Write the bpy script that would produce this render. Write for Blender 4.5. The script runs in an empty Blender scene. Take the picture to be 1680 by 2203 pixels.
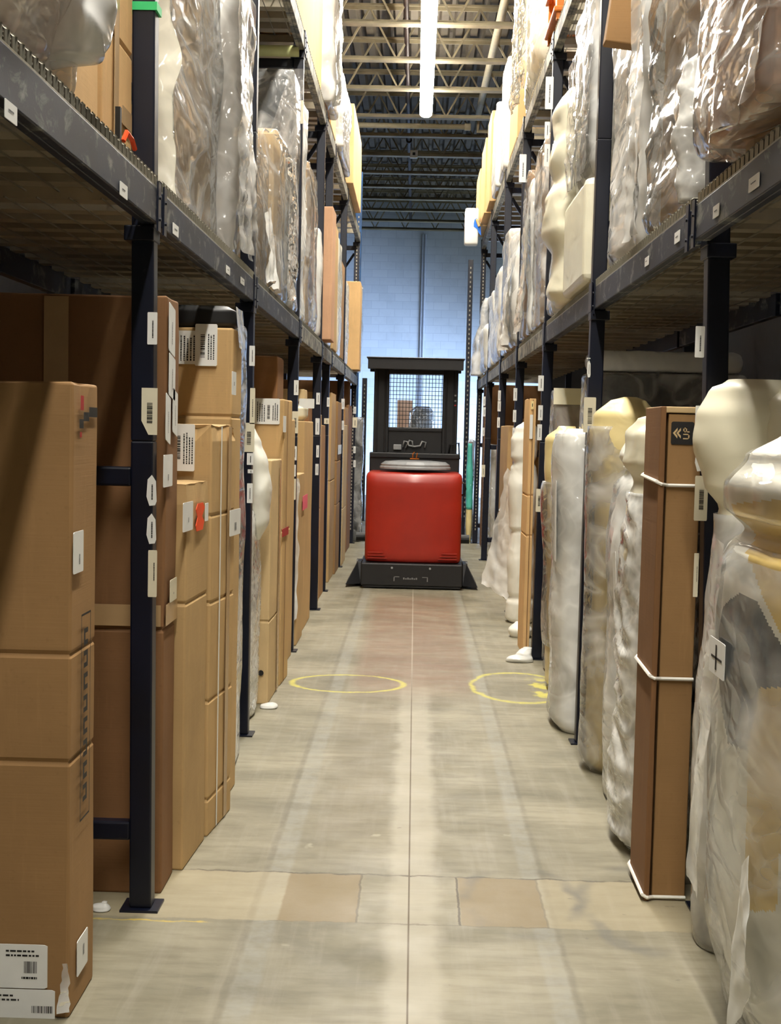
import bpy, bmesh, math, random
from mathutils import Vector, Matrix, noise
random.seed(7)
sc = bpy.context.scene
COL = sc.collection
PI = math.pi
# ------------------------------------------------------------------ camera
FPX, IW, IH, CH = 2800.0, 1680.0, 2203.0, 1.65
YAW, PIT, ROLL = math.radians(1.002623), math.radians(-3.5286), math.radians(1.3)
RM = (Matrix.Rotation(YAW, 3, 'Z') @ Matrix.Rotation(PI / 2 + PIT, 3, 'X') @ Matrix.Rotation(ROLL, 3, 'Z'))
cam = bpy.data.objects.new('camera', bpy.data.cameras.new('camera'))
COL.objects.link(cam)
cam.matrix_world = Matrix.Translation((0, 0, CH)) @ RM.to_4x4()
cam.data.sensor_fit = 'HORIZONTAL'
cam.data.sensor_width = 36
cam.data.lens = FPX / IW * 36
cam.data.clip_end = 100
sc.camera = cam

def at(x, y, X=None, Y=None, Z=None):
    d = RM @ Vector(((x - IW / 2) / FPX, -(y - IH / 2) / FPX, -1))
    if X is not None: t = X / d.x
    elif Y is not None: t = Y / d.y
    else: t = (Z - CH) / d.z
    return Vector((0, 0, CH)) + d * t

# ------------------------------------------------------------------ materials
def srgb(r, g, b):
    f = lambda c: (c / 255 / 12.92) if c / 255 <= 0.04045 else ((c / 255 + .055) / 1.055) ** 2.4
    return (f(r), f(g), f(b), 1)

class NT:
    def __init__(s, name):
        s.m = bpy.data.materials.new(name); s.m.use_nodes = True
        s.t = s.m.node_tree; s.t.nodes.clear()
        s.out = s.n('ShaderNodeOutputMaterial')
    def n(s, ty, **kw):
        o = s.t.nodes.new(ty)
        for k, v in kw.items():
            if hasattr(o, k): setattr(o, k, v)
        return o
    def l(s, a, b): s.t.links.new(a, b)
    def coords(s, rnd=True, scale=(1, 1, 1), rot=(0, 0, 0)):
        tc = s.n('ShaderNodeTexCoord'); mp = s.n('ShaderNodeMapping'); mp.inputs['Scale'].default_value = scale; mp.inputs['Rotation'].default_value = rot
        s.l(tc.outputs['Object'], mp.inputs['Vector'])
        if rnd:
            oi = s.n('ShaderNodeObjectInfo'); mu = s.n('ShaderNodeMath', operation='MULTIPLY'); mu.inputs[1].default_value = 37
            s.l(oi.outputs['Random'], mu.inputs[0])
            cx = s.n('ShaderNodeCombineXYZ'); s.l(mu.outputs[0], cx.inputs[0]); s.l(mu.outputs[0], cx.inputs[1])
            s.l(cx.outputs[0], mp.inputs['Location'])
        return mp.outputs[0]
    def noise(s, vec, scale, detail=4, rough=.55, dist=0):
        o = s.n('ShaderNodeTexNoise'); o.inputs['Scale'].default_value = scale; o.inputs['Detail'].default_value = detail
        o.inputs['Roughness'].default_value = rough; o.inputs['Distortion'].default_value = dist
        s.l(vec, o.inputs['Vector']); return o.outputs['Fac']
    def ramp(s, fac, stops, interp='LINEAR'):
        o = s.n('ShaderNodeValToRGB'); o.color_ramp.interpolation = interp
        e = o.color_ramp.elements
        while len(e) < len(stops): e.new(.5)
        for el, (p, c) in zip(e, stops):
            el.position = p; el.color = c if len(c) == 4 else (*c, 1)
        s.l(fac, o.inputs[0]); return o.outputs[0]
    def mix(s, fac, a, b, blend='MIX'):
        o = s.n('ShaderNodeMix', data_type='RGBA', blend_type=blend)
        for v, i in ((fac, 0), (a, 6), (b, 7)):
            if isinstance(v, (int, float)): o.inputs[i].default_value = v
            elif isinstance(v, tuple): o.inputs[i].default_value = v
            else: s.l(v, o.inputs[i])
        return o.outputs[2]
    def math(s, op, a, b=0.0, c=0.0):
        o = s.n('ShaderNodeMath', operation=op)
        for v, i in ((a, 0), (b, 1), (c, 2)):
            if isinstance(v, (int, float)): o.inputs[i].default_value = v
            else: s.l(v, o.inputs[i])
        return o.outputs[0]
    def bump(s, h, st, dist=.01):
        o = s.n('ShaderNodeBump'); o.inputs['Strength'].default_value = st; o.inputs['Distance'].default_value = dist
        s.l(h, o.inputs['Height']); return o.outputs[0]
    def prin(s, col, rough=.6, metal=0, nrm=None, spec=.5, **kw):
        p = s.n('ShaderNodeBsdfPrincipled')
        if isinstance(col, tuple): p.inputs['Base Color'].default_value = col
        else: s.l(col, p.inputs['Base Color'])
        if isinstance(rough, (int, float)): p.inputs['Roughness'].default_value = rough
        else: s.l(rough, p.inputs['Roughness'])
        p.inputs['Metallic'].default_value = metal
        p.inputs['Specular IOR Level'].default_value = spec
        for k, v in kw.items(): p.inputs[k].default_value = v
        if nrm is not None: s.l(nrm, p.inputs['Normal'])
        return p.outputs[0]
    def done(s, sh): s.l(sh, s.out.inputs[0]); return s.m

def var(c, k): return (min(1, c[0] * k), min(1, c[1] * k), min(1, c[2] * k), 1)

def m_plain(name, col, rough=.6, metal=0, spec=.4, v=.08, sc_=12):
    t = NT(name); c = t.coords()
    f = t.noise(c, sc_, 3)
    colr = t.ramp(f, [(.3, var(col, 1 - v)), (.7, var(col, 1 + v))])
    return t.done(t.prin(colr, rough, metal, None, spec))

def m_card(name, col):
    t = NT(name); c = t.coords()
    big = t.noise(c, 2.2, 4, .6)
    base = t.ramp(big, [(.3, var(col, .86)), (.55, col), (.75, var(col, 1.1))])
    c2 = t.coords(scale=(9, 9, .9))
    st = t.noise(c2, 3, 5, .65)
    base = t.mix(t.ramp(st, [(.56, (0, 0, 0)), (.75, (.35, .35, .35))]), base, var(col, 1.35))
    sp = t.noise(c, 60, 2, .5)
    base = t.mix(t.ramp(sp, [(.62, (0, 0, 0)), (.8, (.25, .25, .25))]), base, var(col, .6))
    oi = t.n('ShaderNodeObjectInfo')
    hs = t.n('ShaderNodeHueSaturation'); t.l(base, hs.inputs['Color'])
    t.l(t.math('MULTIPLY_ADD', oi.outputs['Random'], .18, .91), hs.inputs['Value'])
    fl = t.noise(t.coords(scale=(1, 1, 40)), 4, 2)
    b = t.bump(t.math('ADD', t.math('MULTIPLY', fl, .25), t.noise(c, 7, 4)), .35, .004)
    return t.done(t.prin(hs.outputs[0], .72, 0, b, .25))

def m_film(name, lo, hi, tint=(.93, .93, .91, 1), crinkle=1.0, scale=1.0, gloss=.5, bubble=False, wrinkle=(1.3, .38, 1.1), cover=(.43, .56)):
    """thin plastic sheet: clear where it lies tight, milky where it folds"""
    t = NT(name); c = t.coords(scale=wrinkle, rot=(.5, .35, .2))
    def rdg(sc_, w, off, det=2, dist=.8):
        mp = t.n('ShaderNodeMapping'); mp.inputs['Location'].default_value = (off, off * 2, off); t.l(c, mp.inputs['Vector'])
        n = t.noise(mp.outputs[0], sc_ * scale, det, .5, dist)
        return t.math('MAXIMUM', t.math('SUBTRACT', 1.0, t.math('MULTIPLY', t.math('ABSOLUTE', t.math('SUBTRACT', n, .5)), w)), 0.0)
    r1 = rdg(2.6, 16, 0); r2 = rdg(5.5, 10, 7)
    n2 = t.noise(t.coords(scale=(1.2, .5, .9), rot=(.3, 0, 0)), 2.0 * scale, 2, .5, .4)
    k = t.math('ADD', t.math('MULTIPLY', r1, .30), t.math('MULTIPLY', t.ramp(n2, [(cover[0], (0, 0, 0)), (cover[1], (1, 1, 1))]), .70))
    k = t.math('ADD', k, t.math('MULTIPLY', r2, .12))
    if bubble:
        v = t.n('ShaderNodeTexVoronoi'); v.inputs['Scale'].default_value = 26; t.l(t.coords(), v.inputs['Vector'])
        k = t.math('ADD', t.math('MULTIPLY', k, .7), t.math('MULTIPLY', v.outputs['Distance'], .7))
    dens = t.math('MINIMUM', t.math('MULTIPLY_ADD', k, hi - lo, lo), .98)
    n3 = t.noise(c, 6 * scale, 2, .5, .8)
    hh = t.math('ADD', t.math('ADD', t.math('MULTIPLY', r1, .8), t.math('MULTIPLY', r2, .35)), t.math('MULTIPLY', n3, .8))
    nb = t.bump(hh, .55 * crinkle, .02)
    dif = t.n('ShaderNodeBsdfDiffuse'); dif.inputs[0].default_value = tint; pass
    trl = t.n('ShaderNodeBsdfTranslucent'); trl.inputs[0].default_value = tint; pass
    mk = t.n('ShaderNodeMixShader'); mk.inputs[0].default_value = .14; t.l(dif.outputs[0], mk.inputs[1]); t.l(trl.outputs[0], mk.inputs[2])
    tr = t.n('ShaderNodeBsdfTransparent'); tr.inputs[0].default_value = (.98, .98, .97, 1)
    a = t.n('ShaderNodeMixShader'); t.l(dens, a.inputs[0]); t.l(tr.outputs[0], a.inputs[1]); t.l(mk.outputs[0], a.inputs[2])
    gl = t.n('ShaderNodeBsdfGlossy'); gl.inputs['Roughness'].default_value = .14; gl.inputs[0].default_value = (1, 1, 1, 1); t.l(nb, gl.inputs['Normal'])
    lw = t.n('ShaderNodeFresnel'); lw.inputs[0].default_value = 1.5; t.l(nb, lw.inputs['Normal'])
    g = t.n('ShaderNodeMixShader'); t.l(t.math('MULTIPLY', lw.outputs[0], gloss * 1.8), g.inputs[0]); t.l(a.outputs[0], g.inputs[1]); t.l(gl.outputs[0], g.inputs[2])
    return t.done(g.outputs[0])

def m_foam(name, col, bumpk=.35):
    t = NT(name); c = t.coords(scale=(1, .5, .8))
    f = t.noise(c, 3, 3)
    colr = t.ramp(f, [(.3, var(col, .93)), (.7, var(col, 1.05))])
    w = t.noise(t.coords(scale=(1.5, .6, 1)), 6, 2, .5, .8)
    b = t.bump(w, bumpk, .02)
    return t.done(t.prin(colr, .42, 0, b, .45, **{'Coat Weight': .3, 'Coat Roughness': .2}))

def m_worn(name, base, worn, k=(.5, .62), sc_=5, rough=.45, stretch=(1, 1, 1)):
    t = NT(name); c = t.coords(scale=stretch)
    f = t.noise(c, sc_, 8, .68, .5)
    m = t.ramp(f, [(k[0], (0, 0, 0)), (k[1], (1, 1, 1))])
    f2 = t.noise(c, sc_ * .35, 3)
    b0 = t.ramp(f2, [(.35, var(base, .7)), (.65, var(base, 1.3))])
    colr = t.mix(m, b0, worn)
    return t.done(t.prin(colr, rough, 0, t.bump(f, .2, .003), .5))

M = {}
M['card_tan'] = m_card('cardboard_tan', srgb(196, 163, 114))
M['card_brown'] = m_card('cardboard_brown', srgb(160, 124, 82))
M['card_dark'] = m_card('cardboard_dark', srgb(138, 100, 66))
M['card_light'] = m_card('cardboard_light', srgb(210, 182, 136))
M['card_pink'] = m_card('cardboard_pinkish', srgb(206, 162, 128))
M['wood'] = m_card('plain_board', srgb(220, 180, 126))
M['orange_wood'] = m_plain('orange_wood', srgb(200, 110, 30), .4)
M['film'] = m_film('clear_film', .12, .92, (.97, .96, .93, 1), cover=(.545, .66))
M['film_soft'] = m_film('soft_film', .06, .78, (.98, .98, .95, 1), cover=(.51, .66), gloss=.3)
M['film_milky'] = m_film('milky_film', .45, 1.0, (.96, .96, .93, 1))
M['film_clear'] = m_film('tight_clear_film', .03, .45)
M['film_pink'] = m_film('rosy_clear_film', .10, .78, (.96, .90, .84, 1), wrinkle=(1.5, .45, 1.4), cover=(.53, .66))
M['film_grey'] = m_film('grey_film', .38, .95, (.93, .93, .91, 1))
M['film_white'] = m_film('white_film', .75, 1.0, (.94, .94, .90, 1), gloss=.35)
M['film_cream'] = m_film('cream_film', .55, 1.0, (.92, .88, .74, 1), gloss=.4)
M['bubble'] = m_film('bubble_film', .3, .9, (.92, .92, .88, 1), bubble=True, scale=2)
M['foam'] = m_foam('cream_foam', srgb(244, 238, 212))
M['foam_yellow'] = m_foam('yellow_foam', srgb(240, 220, 158))
M['foam_deep'] = m_foam('deep_yellow_foam', srgb(236, 206, 128))
M['foam_white'] = m_foam('white_foam', srgb(248, 246, 234))
M['fabric_grey'] = m_plain('grey_fabric', srgb(92, 96, 100), .85, v=.2, sc_=30)
M['fabric_dark'] = m_plain('dark_fabric', srgb(48, 48, 50), .85, v=.25, sc_=20)
M['black_plastic'] = m_plain('black_plastic', srgb(30, 30, 31), .45)
M['navy'] = m_worn('navy_paint', srgb(8, 14, 32), srgb(44, 52, 70), (.70, .84), 9, .38)
M['navy_blue'] = m_worn('bright_blue_paint', srgb(18, 70, 120), srgb(60, 110, 150), (.62, .8), 9, .4)
M['beam'] = m_worn('worn_beam_paint', srgb(20, 30, 50), srgb(116, 120, 116), (.54, .66), 8, .5, (1, 1, 1.5))
M['beam_far'] = m_worn('dusty_beam_paint', srgb(60, 64, 66), srgb(160, 156, 138), (.42, .6), 9, .55)
M['wire'] = m_plain('galvanised_wire', srgb(150, 146, 132), .4, .6)
M['channel'] = m_plain('galvanised_channel', srgb(172, 164, 146), .45, .35)
M['white_label'] = m_plain('white_label', srgb(236, 236, 232), .5, v=.03)
M['cream_label'] = m_plain('cream_label', srgb(230, 222, 196), .5, v=.03)
M['ink'] = m_plain('black_ink', srgb(32, 30, 30), .6)
M['grey_ink'] = m_plain('grey_ink', srgb(130, 130, 130), .6)
M['red_ink'] = m_plain('red_ink', srgb(170, 40, 40), .6)
M['orange_tag'] = m_plain('orange_tag', srgb(255, 84, 30), .5)
M['pink_tag'] = m_plain('pink_tag', srgb(240, 110, 130), .5)
M['blue_tape'] = m_plain('blue_tape', srgb(20, 110, 220), .5)
M['green_tape'] = m_plain('green_tape', srgb(60, 200, 120), .5)
M['teal'] = m_film('teal_film', .7, 1, (.15, .75, .62, 1), gloss=.5)
M['tape'] = m_plain('packing_tape', srgb(186, 154, 112), .25, v=.05)
M['white_strap'] = m_plain('white_strap', srgb(240, 238, 230), .4)
M['joist'] = m_worn('joist_paint', srgb(138, 128, 104), srgb(92, 80, 62), (.6, .8), 6, .6)
M['deck'] = m_worn('deck_paint', srgb(96, 87, 72), srgb(66, 58, 48), (.5, .8), 2, .7)
M['pipe'] = m_plain('pipe_paint', srgb(176, 166, 140), .5)
M['pipe_dark'] = m_plain('dark_pipe', srgb(46, 34, 30), .5)
M['red'] = None
t = NT('red_enamel'); c = t.coords(False)
f = t.noise(c, 3, 4)
M['red'] = t.done(t.prin(t.ramp(f, [(.3, srgb(152, 30, 14)), (.7, srgb(168, 36, 17))]), .42, 0, t.bump(f, .05, .004), .5, **{'Coat Weight': .3, 'Coat Roughness': .15}))
M['truck_black'] = m_plain('truck_black', srgb(36, 36, 38), .42)
M['truck_grey'] = m_plain('truck_grey', srgb(150, 152, 154), .25)
t = NT('lamp_lens'); e = t.n('ShaderNodeEmission'); e.inputs[0].default_value = (1, .95, .85, 1); e.inputs[1].default_value = 78
M['lamp'] = t.done(e.outputs[0])
M['lamp_body'] = m_plain('lamp_body', srgb(230, 228, 220), .5)

def m_floor():
    t = NT('concrete_floor'); tc = t.n('ShaderNodeTexCoord'); V = tc.outputs['Object']
    sx = t.n('ShaderNodeSeparateXYZ'); t.l(V, sx.inputs[0]); X, Y = sx.outputs[0], sx.outputs[1]
    def mp(s, loc=(0, 0, 0)):
        m = t.n('ShaderNodeMapping'); m.inputs['Scale'].default_value = s; m.inputs['Location'].default_value = loc; t.l(V, m.inputs['Vector']); return m.outputs[0]
    wob = t.math('MULTIPLY', t.math('SUBTRACT', t.noise(mp((1, 1, 1)), 5, 4), .5), .10)
    wobs = t.math('MULTIPLY', t.math('SUBTRACT', t.noise(mp((1, 1, 1)), 14, 4), .5), .05)
    Xw = t.math('ADD', X, wob); Yw = t.math('ADD', Y, wob)
    Xs = t.math('ADD', X, t.math('MULTIPLY', wobs, .35)); Ys = t.math('ADD', Y, wobs)
    def band(v, a, b, soft):
        u = t.n('ShaderNodeMapRange', interpolation_type='SMOOTHSTEP'); t.l(v, u.inputs[0]); u.inputs[1].default_value = a - soft; u.inputs[2].default_value = a + soft
        d = t.n('ShaderNodeMapRange', interpolation_type='SMOOTHSTEP'); t.l(v, d.inputs[0]); d.inputs[1].default_value = b - soft; d.inputs[2].default_value = b + soft
        return t.math('SUBTRACT', u.outputs[0], d.outputs[0])
    def AND(*a):
        r = a[0]
        for q in a[1:]: r = t.math('MULTIPLY', r, q)
        return r
    base = t.ramp(t.noise(mp((1.0, 1.6, 1)), 1.3, 5, .62, .4), [(.32, srgb(112, 107, 88)), (.5, srgb(136, 130, 110)), (.68, srgb(156, 149, 128))])
    sw = t.noise(mp((1.5, 9, 1)), 2.2, 4, .6)
    base = t.mix(t.math('MULTIPLY', t.ramp(sw, [(.45, (0, 0, 0)), (.75, (1, 1, 1))]), .55), base, srgb(98, 91, 73))
    sl = t.noise(mp((10, .7, 1)), 1.6, 5, .6)
    base = t.mix(t.math('MULTIPLY', t.ramp(sl, [(.5, (0, 0, 0)), (.7, (1, 1, 1))]), .25), base, srgb(164, 158, 144))
    rough_mask = t.ramp(t.noise(mp((1, 1, 1)), 9, 3, .7), [(.35, (.3, .3, .3)), (.6, (1, 1, 1))])
    # worn pale wheel tracks
    base = t.mix(t.math('MULTIPLY', AND(band(Xs, -.505, -.425, .012), rough_mask), .34), base, srgb(158, 160, 156))
    base = t.mix(t.math('MULTIPLY', AND(band(Xs, .435, .505, .012), rough_mask), .34), base, srgb(158, 160, 156))
    base = t.mix(t.math('MULTIPLY', AND(band(Xs, -.53, -.505, .008), rough_mask), .45), base, srgb(96, 92, 80))
    base = t.mix(t.math('MULTIPLY', AND(band(Xs, .505, .525, .008), rough_mask), .45), base, srgb(96, 92, 80))
    # pale middle strip
    base = t.mix(t.math('MULTIPLY', AND(band(Xw, -.055, .12, .03), band(Y, -5, 8.3, 1.6)), .55), base, srgb(184, 177, 160))
    # reddish worn area
    base = t.mix(t.math('MULTIPLY', AND(band(Xw, -.36, .42, .07), band(Yw, 8.2, 13.0, .5), t.ramp(t.noise(mp((1, 3, 1)), 3, 5, .6), [(.3, (.4, .4, .4)), (.6, (1, 1, 1))])), .62), base, srgb(122, 88, 68))
    base = t.mix(t.math('MULTIPLY', AND(band(Xw, -.36, -.08, .05), band(Yw, 5.0, 7.8, .5)), .3), base, srgb(110, 98, 76))
    # repair strip with tan slabs
    strip = band(Ys, 4.28, 4.755, .006)
    base = t.mix(t.math('MULTIPLY', AND(strip, t.math('SUBTRACT', 1.0, band(Xs, -.16, .19, .02))), .45), base, srgb(174, 161, 130))
    for a, b in ((-.425, -.16), (.195, .485)):
        base = t.mix(t.math('MULTIPLY', AND(strip, band(Xs, a, b, .006)), .75), base, srgb(128, 111, 80))
    line = lambda v, p, w: band(v, p - w, p + w, w * .6)
    dark = srgb(74, 64, 50)
    base = t.mix(t.math('MULTIPLY', AND(line(Ys, 4.76, .007), rough_mask), .8), base, dark)
    base = t.mix(t.math('MULTIPLY', AND(line(Ys, 4.28, .005), rough_mask, band(X, -.45, .5, .02)), .45), base, dark)
    for p, q in ((.19, .9), (-.16, .6), (.487, .4)):
        base = t.mix(t.math('MULTIPLY', AND(line(Xs, p, .004), strip), q), base, dark)
    base = t.mix(AND(line(X, .017, .0028), band(Y, -9, 9.5, .8)), base, srgb(92, 78, 56))
    base = t.mix(t.math('MULTIPLY', AND(line(X, .017, .004), band(Y, 8.5, 20, .8)), .5), base, srgb(196, 186, 170))
    # tyre rubber ring
    def ring(cx, cy, rx, ry, w, soft, xx=X, yy=Y):
        a = t.math('DIVIDE', t.math('SUBTRACT', xx, cx), rx); b = t.math('DIVIDE', t.math('SUBTRACT', yy, cy), ry)
        r = t.math('SQRT', t.math('ADD', t.math('MULTIPLY', a, a), t.math('MULTIPLY', b, b)))
        return band(r, 1 - w, 1 + w, soft)
    base = t.mix(t.math('MULTIPLY', AND(ring(.42, 4.55, .2, .33, .1, .08, Xw, Yw), t.ramp(t.noise(mp((1, 1, 1)), 2.5, 3), [(.4, (0, 0, 0)), (.62, (1, 1, 1))])), .7), base, srgb(92, 92, 90))
    base = t.mix(t.math('MULTIPLY', AND(ring(.85, 4.5, .22, .4, .1, .08, Xw, Yw), t.ramp(t.noise(mp((1, 1, 1)), 3.5, 3), [(.4, (0, 0, 0)), (.62, (1, 1, 1))])), .5), base, srgb(92, 92, 90))
    # sprayed yellow paint rings
    yel = srgb(200, 192, 84)
    pm = t.ramp(t.noise(mp((1, 1, 1)), 22, 4, .7), [(.3, (.45, .45, .45)), (.55, (1, 1, 1))])
    base = t.mix(t.math('MULTIPLY', AND(ring(-.402, 8.43, .365, .29, .05, .035, Xs, Ys), pm), .85), base, yel)
    base = t.mix(t.math('MULTIPLY', AND(ring(.72, 8.45, .31, .5, .05, .04, Xw, Ys), pm), .8), base, yel)
    base = t.mix(t.math('MULTIPLY', AND(band(Xw, .80, 1.02, .03), band(Yw, 8.1, 8.75, .08), t.ramp(t.noise(mp((1, 1, 1)), 7, 4), [(.45, (0, 0, 0)), (.52, (1, 1, 1))])), .8), base, yel)
    base = t.mix(t.math('MULTIPLY', AND(line(Ys, 4.25, .006), band(X, -1.2, -.66, .03), rough_mask), .7), base, srgb(206, 178, 70))
    # pale blotches and specks
    base = t.mix(t.math('MULTIPLY', t.ramp(t.noise(mp((1, 1, 1)), 6, 3, .5), [(.72, (0, 0, 0)), (.76, (1, 1, 1))]), .5), base, srgb(180, 174, 152))
    base = t.mix(t.math('MULTIPLY', t.ramp(t.noise(mp((1, 1.2, 1), (3, 5, 0)), 11, 3, .5), [(.72, (0, 0, 0)), (.76, (1, 1, 1))]), .5), base, srgb(104, 98, 86))
    rg = t.ramp(t.noise(mp((1, 1, 1)), 4, 5), [(.3, (.4, .4, .4)), (.7, (.62, .62, .62))])
    nb = t.bump(t.noise(mp((1, 1, 1)), 40, 2, .6), .12, .004)
    return t.done(t.prin(base, rg, 0, nb, .35))

def m_block():
    t = NT('painted_block_wall'); tc = t.n('ShaderNodeTexCoord')
    m = t.n('ShaderNodeMapping'); m.inputs['Rotation'].default_value = (PI / 2, 0, 0); t.l(tc.outputs['Object'], m.inputs['Vector'])
    b = t.n('ShaderNodeTexBrick'); t.l(m.outputs[0], b.inputs['Vector'])
    b.inputs['Scale'].default_value = 1; b.inputs['Brick Width'].default_value = .4; b.inputs['Row Height'].default_value = .2; b.inputs['Mortar Size'].default_value = .006
    b.inputs['Color1'].default_value = srgb(206, 214, 226); b.inputs['Color2'].default_value = srgb(198, 207, 220); b.inputs['Mortar'].default_value = srgb(186, 195, 210)
    n = t.noise(m.outputs[0], 2, 6, .7)
    colr = t.mix(t.ramp(n, [(.5, (0, 0, 0)), (.8, (.4, .4, .4))]), b.outputs[0], srgb(170, 178, 188))
    return t.done(t.prin(colr, .7, 0, t.bump(b.outputs['Fac'], -.3, .01), .3))

# ------------------------------------------------------------------ mesh helpers
class MB:
    def __init__(s): s.v = []; s.f = []; s.mi = []
    def quad(s, pts, mi=0):
        n = len(s.v); s.v += [Vector(p) for p in pts]; s.f.append(tuple(range(n, n + len(pts)))); s.mi.append(mi)
    def box(s, lo, hi, mi=0):
        n = len(s.v); x0, y0, z0 = lo; x1, y1, z1 = hi
        if x0 > x1: x0, x1 = x1, x0
        s.v += [Vector(p) for p in ((x0, y0, z0), (x1, y0, z0), (x1, y1, z0), (x0, y1, z0), (x0, y0, z1), (x1, y0, z1), (x1, y1, z1), (x0, y1, z1))]
        for q in ((0, 3, 2, 1), (4, 5, 6, 7), (0, 1, 5, 4), (1, 2, 6, 5), (2, 3, 7, 6), (3, 0, 4, 7)):
            s.f.append(tuple(n + i for i in q)); s.mi.append(mi)
    def bar(s, a, b, w, h, mi=0, up=Vector((0, 0, 1))):
        a = Vector(a); b = Vector(b); d = (b - a).normalized()
        if abs(d.dot(up)) > .98: up = Vector((0, 1, 0))
        r = d.cross(up).normalized(); u = r.cross(d).normalized(); n = len(s.v)
        for p in (a, b):
            for i, j in ((-1, -1), (1, -1), (1, 1), (-1, 1)): s.v.append(p + r * (i * w / 2) + u * (j * h / 2))
        for q in ((0, 1, 2, 3), (7, 6, 5, 4), (0, 4, 5, 1), (1, 5, 6, 2), (2, 6, 7, 3), (3, 7, 4, 0)):
            s.f.append(tuple(n + i for i in q)); s.mi.append(mi)
    def tube(s, pts, r, seg=6, mi=0):
        pts = [Vector(p) for p in pts]; n0 = len(s.v)
        for k, p in enumerate(pts):
            d = (pts[min(k + 1, len(pts) - 1)] - pts[max(k - 1, 0)]).normalized()
            up = Vector((0, 0, 1)) if abs(d.z) < .9 else Vector((0, 1, 0))
            a = d.cross(up).normalized(); b = a.cross(d)
            for i in range(seg):
                an = 2 * PI * i / seg; s.v.append(p + (a * math.cos(an) + b * math.sin(an)) * r)
        for k in range(len(pts) - 1):
            for i in range(seg):
                j = (i + 1) % seg
                s.f.append((n0 + k * seg + i, n0 + k * seg + j, n0 + (k + 1) * seg + j, n0 + (k + 1) * seg + i)); s.mi.append(mi)
        s.f.append(tuple(n0 + i for i in range(seg))); s.mi.append(mi)
        s.f.append(tuple(n0 + (len(pts) - 1) * seg + i for i in reversed(range(seg)))); s.mi.append(mi)
    def build(s, name, mats, parent=None, bevel=0, smooth=False):
        if not isinstance(mats, (list, tuple)): mats = [mats]
        off = wloc(parent) if parent else Vector((0, 0, 0))
        org = Vector((0, 0, 0))
        if not parent:
            lo = Vector((min(v.x for v in s.v), min(v.y for v in s.v), min(v.z for v in s.v))); hi = Vector((max(v.x for v in s.v), max(v.y for v in s.v), 0))
            org = Vector(((lo.x + hi.x) / 2, (lo.y + hi.y) / 2, lo.z)); off = org
        me = bpy.data.meshes.new(name); me.from_pydata([tuple(v - off) for v in s.v], [], s.f)
        for m in mats: me.materials.append(m)
        for p, i in zip(me.polygons, s.mi): p.material_index = i; p.use_smooth = smooth
        bm = bmesh.new(); bm.from_mesh(me); bmesh.ops.recalc_face_normals(bm, faces=bm.faces); bm.to_mesh(me); bm.free()
        me.update()
        o = bpy.data.objects.new(name, me); COL.objects.link(o); o.location = org
        if parent: o.parent = parent
        if bevel:
            b = o.modifiers.new('bevel', 'BEVEL'); b.width = bevel; b.segments = 2; b.limit_method = 'ANGLE'
        return o

def wloc(o):
    v = Vector((0, 0, 0))
    while o: v += Vector(o.location); o = o.parent
    return v

def tag(o, label, cat, group=None, kind=None):
    o['label'] = label; o['category'] = cat
    if group: o['group'] = group
    if kind: o['kind'] = kind
    return o

def thing(name, label, cat, loc, yaw=0, group=None):
    o = bpy.data.objects.new(name, None); COL.objects.link(o); o.location = loc; o.rotation_euler.z = math.radians(yaw)
    o.empty_display_size = .1
    return tag(o, label, cat, group)

def struct(o):
    o['kind'] = 'structure'; return o

def rbox(mb, lo, hi, r=.01, step=.1, fn=None, cuts=(), mi=0):
    """rounded box whose sides are divided so that they can be dented"""
    lo = Vector(lo); hi = Vector(hi)
    r = min(r, min(hi[i] - lo[i] for i in range(3)) * .48)
    ax = []
    for i in range(3):
        L = [lo[i], lo[i] + r * .35, lo[i] + r]
        a, b = lo[i] + r, hi[i] - r
        n = max(1, int(round((b - a) / step)))
        L += [a + (b - a) * k / n for k in range(1, n)]
        L += [b, hi[i] - r * .35, hi[i]]
        if i == 2:
            for c in cuts: L += [c - .012, c, c + .012]
            L = sorted(set(L))
        ax.append(L)
    idx = {}; nx, ny, nz = len(ax[0]), len(ax[1]), len(ax[2])
    def vid(i, j, k):
        key = (i, j, k)
        if key in idx: return idx[key]
        p = Vector((ax[0][i], ax[1][j], ax[2][k]))
        q = Vector([min(max(p[a], lo[a] + r), hi[a] - r) for a in range(3)])
        d = p - q; nrm = d.normalized() if d.length > 1e-9 else Vector((0, 0, 1))
        pp = q + nrm * r
        if fn: pp = fn(pp, nrm)
        idx[key] = len(mb.v); mb.v.append(pp); return idx[key]
    def f(a, b, c, d): mb.f.append((vid(*a), vid(*b), vid(*c), vid(*d))); mb.mi.append(mi)
    for i in range(nx - 1):
        for j in range(ny - 1):
            f((i, j, 0), (i, j + 1, 0), (i + 1, j + 1, 0), (i + 1, j, 0)); f((i, j, nz - 1), (i + 1, j, nz - 1), (i + 1, j + 1, nz - 1), (i, j + 1, nz - 1))
    for i in range(nx - 1):
        for k in range(nz - 1):
            f((i, 0, k), (i + 1, 0, k), (i + 1, 0, k + 1), (i, 0, k + 1)); f((i, ny - 1, k), (i, ny - 1, k + 1), (i + 1, ny - 1, k + 1), (i + 1, ny - 1, k))
    for j in range(ny - 1):
        for k in range(nz - 1):
            f((0, j, k), (0, j, k + 1), (0, j + 1, k + 1), (0, j + 1, k)); f((nx - 1, j, k), (nx - 1, j + 1, k), (nx - 1, j + 1, k + 1), (nx - 1, j, k + 1))

def nz_(p, s, o=0): return noise.noise(Vector((p.x * s + o, p.y * s + o * 1.7, p.z * s + o * .3)))
def ridge(p, sx, sz, o): return 1 - abs(noise.noise(Vector((p.x * sx + o, p.y * sx + o, p.z * sz + o)))) * 2.2

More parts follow.
